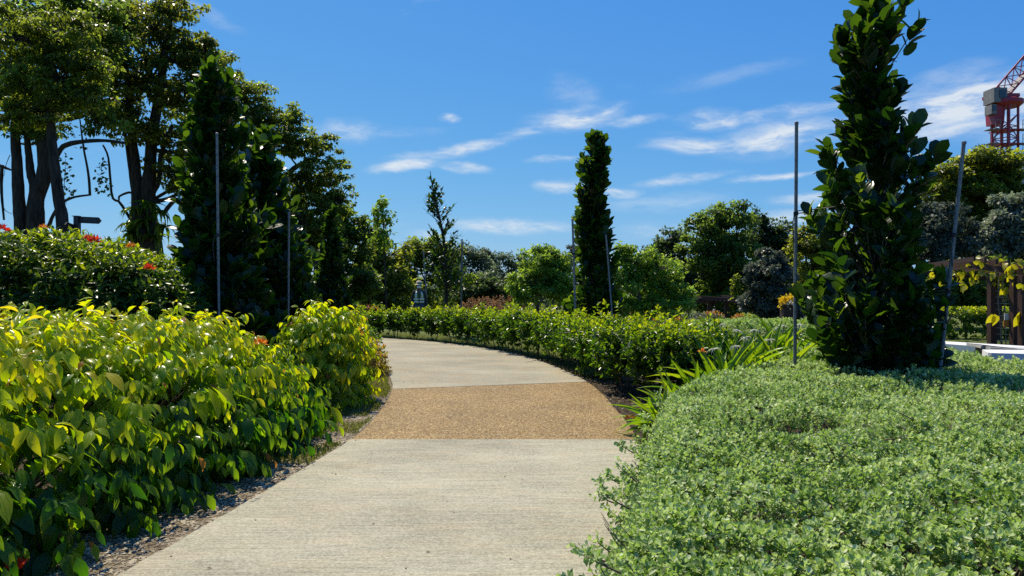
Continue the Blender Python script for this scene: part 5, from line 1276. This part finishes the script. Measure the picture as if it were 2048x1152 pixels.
# tower crane
m_crane = pbr('red_crane_paint', (0.27, 0.014, 0.034), (0.36, 0.03, 0.055), rough=.5, scale=3)
m_cranegrey = pbr('grey_steel', (0.13, 0.12, 0.11), (0.24, 0.225, 0.21), rough=.6, scale=3)
m_glass = pbr('cab_glass', (0.03, 0.035, 0.04), rough=.1, spec=.8)
def crane():
    d = 88.0; k = d / F; cx, cy = P(2010, 0, d).x, d; w = 0.95; zt = P(0, 215, d).z
    root = empty('tower_crane', (cx, cy, -1.35)); tag(root, 'red lattice tower crane rising behind the big domed tree', 'crane')
    q = Euler((0, 0, math.radians(28))).to_matrix()
    C = [q @ Vector((sx * w, sy * w, 0)) + Vector((cx, cy, 0)) for sx, sy in ((-1, -1), (1, -1), (1, 1), (-1, 1))]
    for c in C: MB().bar(c + Vector((0, 0, -1.4)), c + Vector((0, 0, zt)), .20).build('mast_chord', m_crane, root)
    lat = MB(); z = -1.0; st = 1.45; i = 0
    while z < zt - st:
        for j in range(4):
            a, b = C[j], C[(j + 1) % 4]
            lat.bar(a + Vector((0, 0, z)), b + Vector((0, 0, z)), .09)
            lat.bar((a if (i + j) % 2 else b) + Vector((0, 0, z)), (b if (i + j) % 2 else a) + Vector((0, 0, z + st)), .09)
        z += st; i += 1
    lat.build('mast_lattice', m_crane, root)
    lad = MB()
    for s in (-.25, .25): lad.bar((cx + s, cy, 2), (cx + s, cy, zt), .07)
    lad.build('ladder', m_cranegrey, root)
    # outer climbing frame with small platforms
    for py in (262, 290, 312):
        zz = P(0, py, d).z; f = MB()
        f.box((cx, cy, zz), (2.4, 2.4, .10)); f.build('collar', m_crane, root)
        for s in (-1, 1):
            pl = MB(); x0 = cx + s * 1.9; pl.box((x0, cy - .6, zz), (1.3, 1.2, .07))
            for xx in (-.6, 0, .6):
                pl.bar((x0 + xx, cy - 1.2, zz), (x0 + xx, cy - 1.2, zz + 1.05), .05)
            pl.bar((x0 - .6, cy - 1.2, zz + 1.05), (x0 + .6, cy - 1.2, zz + 1.05), .05); pl.bar((x0 - .6, cy - 1.2, zz + .55), (x0 + .6, cy - 1.2, zz + .55), .05)
            pl.build('platform', m_cranegrey, root)
    # slewing part, cab, counterweight
    MB().lathe((cx, cy, zt), [(1.5, 0), (1.9, .35), (1.9, .75), (1.2, 1.0)], 18).build('slewing_ring', m_crane, root)
    MB().box((cx - .5, cy, zt + 1.25), (3.2, 2.0, .4)).build('machinery_deck', m_crane, root)
    a = P(1987, 195, d)
    cab = MB().box((a.x, d - .3, a.z), (1.55, 2.0, 1.7)).build('winch_house', m_cranegrey, root)
    MB().box((a.x + .2, d - 1.33, a.z + .1), (.7, .06, .9)).build('opening', m_glass, cab)
    b = P(1990, 232, d); MB().box((b.x, d, b.z), (1.1, 1.6, 2.2), taper=1.15).build('counterweight', m_crane, root)
    c = P(1977, 222, d); cb = MB().box((c.x, d - .4, c.z), (.6, 1.3, 1.1)).build('operator_cab', m_cranegrey, root); MB().box((c.x, d - 1.08, c.z + .1), (.45, .05, .6)).build('window', m_glass, cb)
    # luffing jib
    j0, j1 = P(1998, 208, d), P(2230, -60, d)
    u = (j1 - j0).normalized(); up = Vector((-u.z, 0, u.x)); sd = Vector((0, 1, 0)); L = (j1 - j0).length
    foot = [j0 + up * 0 + sd * -.7, j0 + sd * .7, j0 + up * 1.5]
    jb = MB(); lt = MB()
    for f in foot: jb.bar(f, f + u * L, .17)
    jb.build('jib_chord', m_crane, root)
    s = 0; i = 0
    while s < L - 1.5:
        for (m, n_) in ((0, 1), (1, 2), (2, 0)):
            lt.bar(foot[m] + u * s, foot[n_] + u * s, .08); lt.bar(foot[m] + u * s, foot[n_] + u * (s + 1.5), .08)
        s += 1.5; i += 1
    lt.build('jib_lattice', m_crane, root)
    MB().bar(j0 + up * .05 + u * .3, j0 + up * .05 + u * 4.5, 1.2, .10).build('jib_walkway', m_cranegrey, root)
crane()

def site_building():
    d = 105.0; k = d / F
    root = empty('unfinished_building', (P(1790, 0, d).x, d, -1.4)); tag(root, 'unfinished concrete building with rebar tops behind the tallest column', 'building')
    x0, x1 = P(1715, 0, d).x, P(1850, 0, d).x
    for py in (400, 425, 470, 515):
        z = P(0, py, d).z; MB().box(((x0 + x1) / 2, d + 5, z), (x1 - x0, 10, .55)).build('floor_slab', m_stone, root)
    for i in range(5):
        x = lerp(x0 + .4, x1 - .4, i / 4); z = P(0, 402, d).z; MB().box((x, d + .6, (z - 1.4) / 2 - .3), (.8, .8, z + .9)).build('column', m_stone, root)
    MB().box((P(1770, 0, d).x, d + 5, P(0, 385, d).z), (3.6, 4, 1.9)).build('parapet', m_brick, root)
    c = P(1828, 0, d); zb = P(0, 400, d).z; zt = P(0, 366, d).z
    for i in range(9):
        a = i / 8; MB().tube([(c.x - .5 + a, d + .3 * (i % 2), zb), (c.x - .5 + a, d + .3 * (i % 2), zt + random.uniform(-.1, .15))], .055, 5).build('rebar', m_cranegrey, root)
    for z in (.45, 1.0): MB().bar((x0, d - .1, zb + z), (x1, d - .1, zb + z), .07).build('guard_rail', m_cranegrey, root)
    b2 = empty('grey_building', (P(2075, 0, 120).x, 120, -1.4)); tag(b2, 'corner of a grey building at the right edge below the crane', 'building')
    z = P(0, 332, 120).z; xa = P(2036, 0, 120).x
    MB().box((xa + 6, 126, (z - 1.4) / 2), (12, 12, z + 1.4)).build('wall', m_stone, b2); MB().box((xa + 6, 126, z + .3), (12.6, 12.6, .5)).build('parapet', m_cranegrey, b2)
    for i in range(3): MB().box((xa + 2.5 + i * 3.5, 119.97, z - 3), (1.8, .1, 1.6)).build('window', m_glass, b2)
site_building()

# worker behind the hedge
def worker():
    o = P(838, 0, 27.2); X, Y = o.x, 27.2
    root = empty('person', (X, Y, 0), math.radians(8)); tag(root, 'person in a pale sun hat, white mask and reflective vest standing behind the hedge', 'person')
    m_skin = pbr('skin', (.13, .07, .045), rough=.6); m_shirt = pbr('dark_shirt', (.012, .014, .02), (.02, .022, .03), rough=.9, scale=30); m_jean = pbr('blue_jeans', (.045, .05, .06), (.08, .09, .105), rough=.9, scale=20)
    m_vest = pbr('vest_fabric', (.12, .17, .05), (.18, .24, .07), rough=.8, scale=25); m_band = pbr('reflective_band', (.72, .76, .66), (.80, .82, .74), rough=.4); m_hat = pbr('straw_hat', (.80, .62, .32), (.86, .70, .42), rough=.8, scale=40); m_mask = pbr('mask_cloth', (.75, .78, .80), rough=.8)
    def skin(name, verts, edges, radii, mat, parent, sub=2, rootv=0):
        me = bpy.data.meshes.new(name); me.from_pydata(verts, edges, []); me.update(); me.materials.append(mat)
        ob = link(bpy.data.objects.new(name, me), parent)
        md = ob.modifiers.new('skin', 'SKIN'); md.use_smooth_shade = True
        for i, v in enumerate(me.skin_vertices[0].data):
            r = radii[i]; v.radius = r if isinstance(r, tuple) else (r, r); v.use_root = (i == rootv)
        s = ob.modifiers.new('subdivision', 'SUBSURF'); s.levels = sub; s.render_levels = sub
        return ob
    # whole body as one surface; x right, -y towards the viewer
    V = [(0, 0, .95), (0, 0, 1.10), (0, .01, 1.28), (0, .02, 1.42), (0, .01, 1.50), (0, -.01, 1.58), (0, -.02, 1.67), (0, -.01, 1.73),
         (.17, .02, 1.40), (.24, .03, 1.12), (.25, -.03, .88), (.25, -.06, .79), (-.17, .02, 1.40), (-.25, .03, 1.12), (-.27, -.02, .88), (-.27, -.05, .79),
         (.10, 0, .88), (.12, -.01, .50), (.12, .03, .10), (.13, -.10, .04), (-.10, 0, .88), (-.12, .02, .50), (-.12, .05, .10), (-.13, -.07, .04)]
    E = [(0, 1), (1, 2), (2, 3), (3, 4), (4, 5), (5, 6), (6, 7), (3, 8), (8, 9), (9, 10), (10, 11), (3, 12), (12, 13), (13, 14), (14, 15), (0, 16), (16, 17), (17, 18), (18, 19), (0, 20), (20, 21), (21, 22), (22, 23)]
    R = [(.15, .11), (.14, .10), (.16, .11), (.12, .09), .055, .075, .085, .055, .065, .050, .036, .038, .065, .050, .036, .038, .095, .065, .048, .045, .095, .065, .048, .045]
    skin('body', V, E, R, m_skin, root)
    # fingers and thumb of each hand
    for s, hx in ((1, .25), (-1, -.27)):
        for j in range(4):
            x = hx + (j - 1.5) * .019
            L = (.060, .072, .068, .052)[j]
            skin('finger', [(x, -.055, .80), (x, -.06, .755), (x - s * .006, -.068, .755 - L * .6), (x - s * .016, -.07, .755 - L)], [(0, 1), (1, 2), (2, 3)], [.011, .010, .009, .008], m_skin, root, 1)
        skin('thumb', [(hx - s * .03, -.07, .80), (hx - s * .05, -.085, .77), (hx - s * .05, -.09, .735)], [(0, 1), (1, 2)], [.012, .011, .009], m_skin, root, 1)
    # clothes follow the body a little outside it
    up = [i for i in (1, 2, 3, 8, 9, 10, 12, 13, 14)]
    mp = {v: i for i, v in enumerate(up)}
    gr = lambda r, f: tuple(x * f + .012 for x in r) if isinstance(r, tuple) else r * f + .010
    skin('shirt', [V[i] for i in up] + [(0, .01, 1.47), (0, 0, 1.0)], [(mp[a], mp[b]) for a, b in E if a in mp and b in mp] + [(mp[3], 9), (10, mp[1])], [gr(R[i], 1.06) for i in up] + [.065, (.165, .12)], m_shirt, root)
    lo = [0, 16, 17, 18, 20, 21, 22]; mp = {v: i for i, v in enumerate(lo)}
    skin('trousers', [V[i] for i in lo], [(mp[a], mp[b]) for a, b in E if a in mp and b in mp], [gr(R[i], 1.10) for i in lo], m_jean, root)
    for s, i in ((1, 19), (-1, 23)): skin('boot', [V[i - 1], V[i], (V[i][0], V[i][1] - .08, .035)], [(0, 1), (1, 2)], [.062, .055, .042], m_shirt, root, 1)
    # vest: open shell round the torso, reflective bands over it
    def shell(name, zs, rx, ry, a0, a1, mat, parent, n=20, off=0):
        vs, fs = [], []
        for z, ax_, ay in zip(zs, rx, ry):
            for t in range(n + 1):
                a = lerp(a0, a1, t / n); vs.append((math.sin(a) * (ax_ + off), -math.cos(a) * (ay + off) + .01, z))
        for i in range(len(zs) - 1):
            for t in range(n):
                p = i * (n + 1) + t; fs.append((p, p + 1, p + n + 2, p + n + 1))
        b = MB().add(vs, fs).build(name, mat, parent, smooth=True, rel=False)
        sol = b.modifiers.new('thickness', 'SOLIDIFY'); sol.thickness = .006; return b
    zs = [.98, 1.10, 1.25, 1.36, 1.43]; rx = [.195, .19, .20, .195, .15]; ry = [.15, .14, .15, .135, .11]
    for a0, a1 in ((.10, math.pi), (-math.pi, -.10)): 
        v = shell('vest_half', zs, rx, ry, a0, a1, m_vest, root)
        for z in (1.04, 1.14): 
            w = float(np.interp(z, zs, rx)); h = float(np.interp(z, zs, ry)); shell('reflective_band', [z - .028, z + .028], [w] * 2, [h] * 2, a0, a1, m_band, v, off=.008)
        sgn = 1 if a0 > 0 else -1
        bx = [sgn * .42, sgn * .72]
        shell('shoulder_band', [1.16, 1.25, 1.36, 1.43], [.198, .20, .195, .15], [.148, .15, .135, .11], min(bx), max(bx), m_band, v, n=5, off=.008)
    # head wear and face
    MB().lathe((0, -.005, 1.70), [(.165, -.035), (.155, -.02), (.105, .005), (.10, .06), (.085, .10), (.04, .118), (.01, .12)], 18).build('hat', m_hat, root, smooth=True, rel=False)
    MB().lathe((0, -.005, 1.712), [(.108, 0), (.106, .028)], 18).build('hat_band', m_shirt, root, rel=False)
    MB().add([(x * .075, -.085 - .028 * (1 - abs(x)) - (.018 if z == 1 else 0), 1.545 + z * .045) for z in (0, 1, 2) for x in (-1, -.4, .4, 1)], [(r * 4 + c, r * 4 + c + 1, r * 4 + c + 5, r * 4 + c + 4) for r in range(2) for c in range(3)]).build('mask', m_mask, root, smooth=True, rel=False)
    for s in (-1, 1):
        MB().lathe((s * .032, -.088, 1.655), [(.004, -.010), (.012, 0), (.004, .010)], 8).build('eye', m_shirt, root, smooth=True, rel=False)
        MB().lathe((s * .086, 0, 1.63), [(.006, -.03), (.016, -.01), (.014, .02), (.005, .032)], 8).build('ear', m_skin, root, smooth=True, rel=False)
worker()
print('triangles', sum(len(o.data.loop_triangles) or sum(len(p.vertices) - 2 for p in o.data.polygons) for o in scene.objects if o.type == 'MESH' and len(o.data.polygons) > 1000))
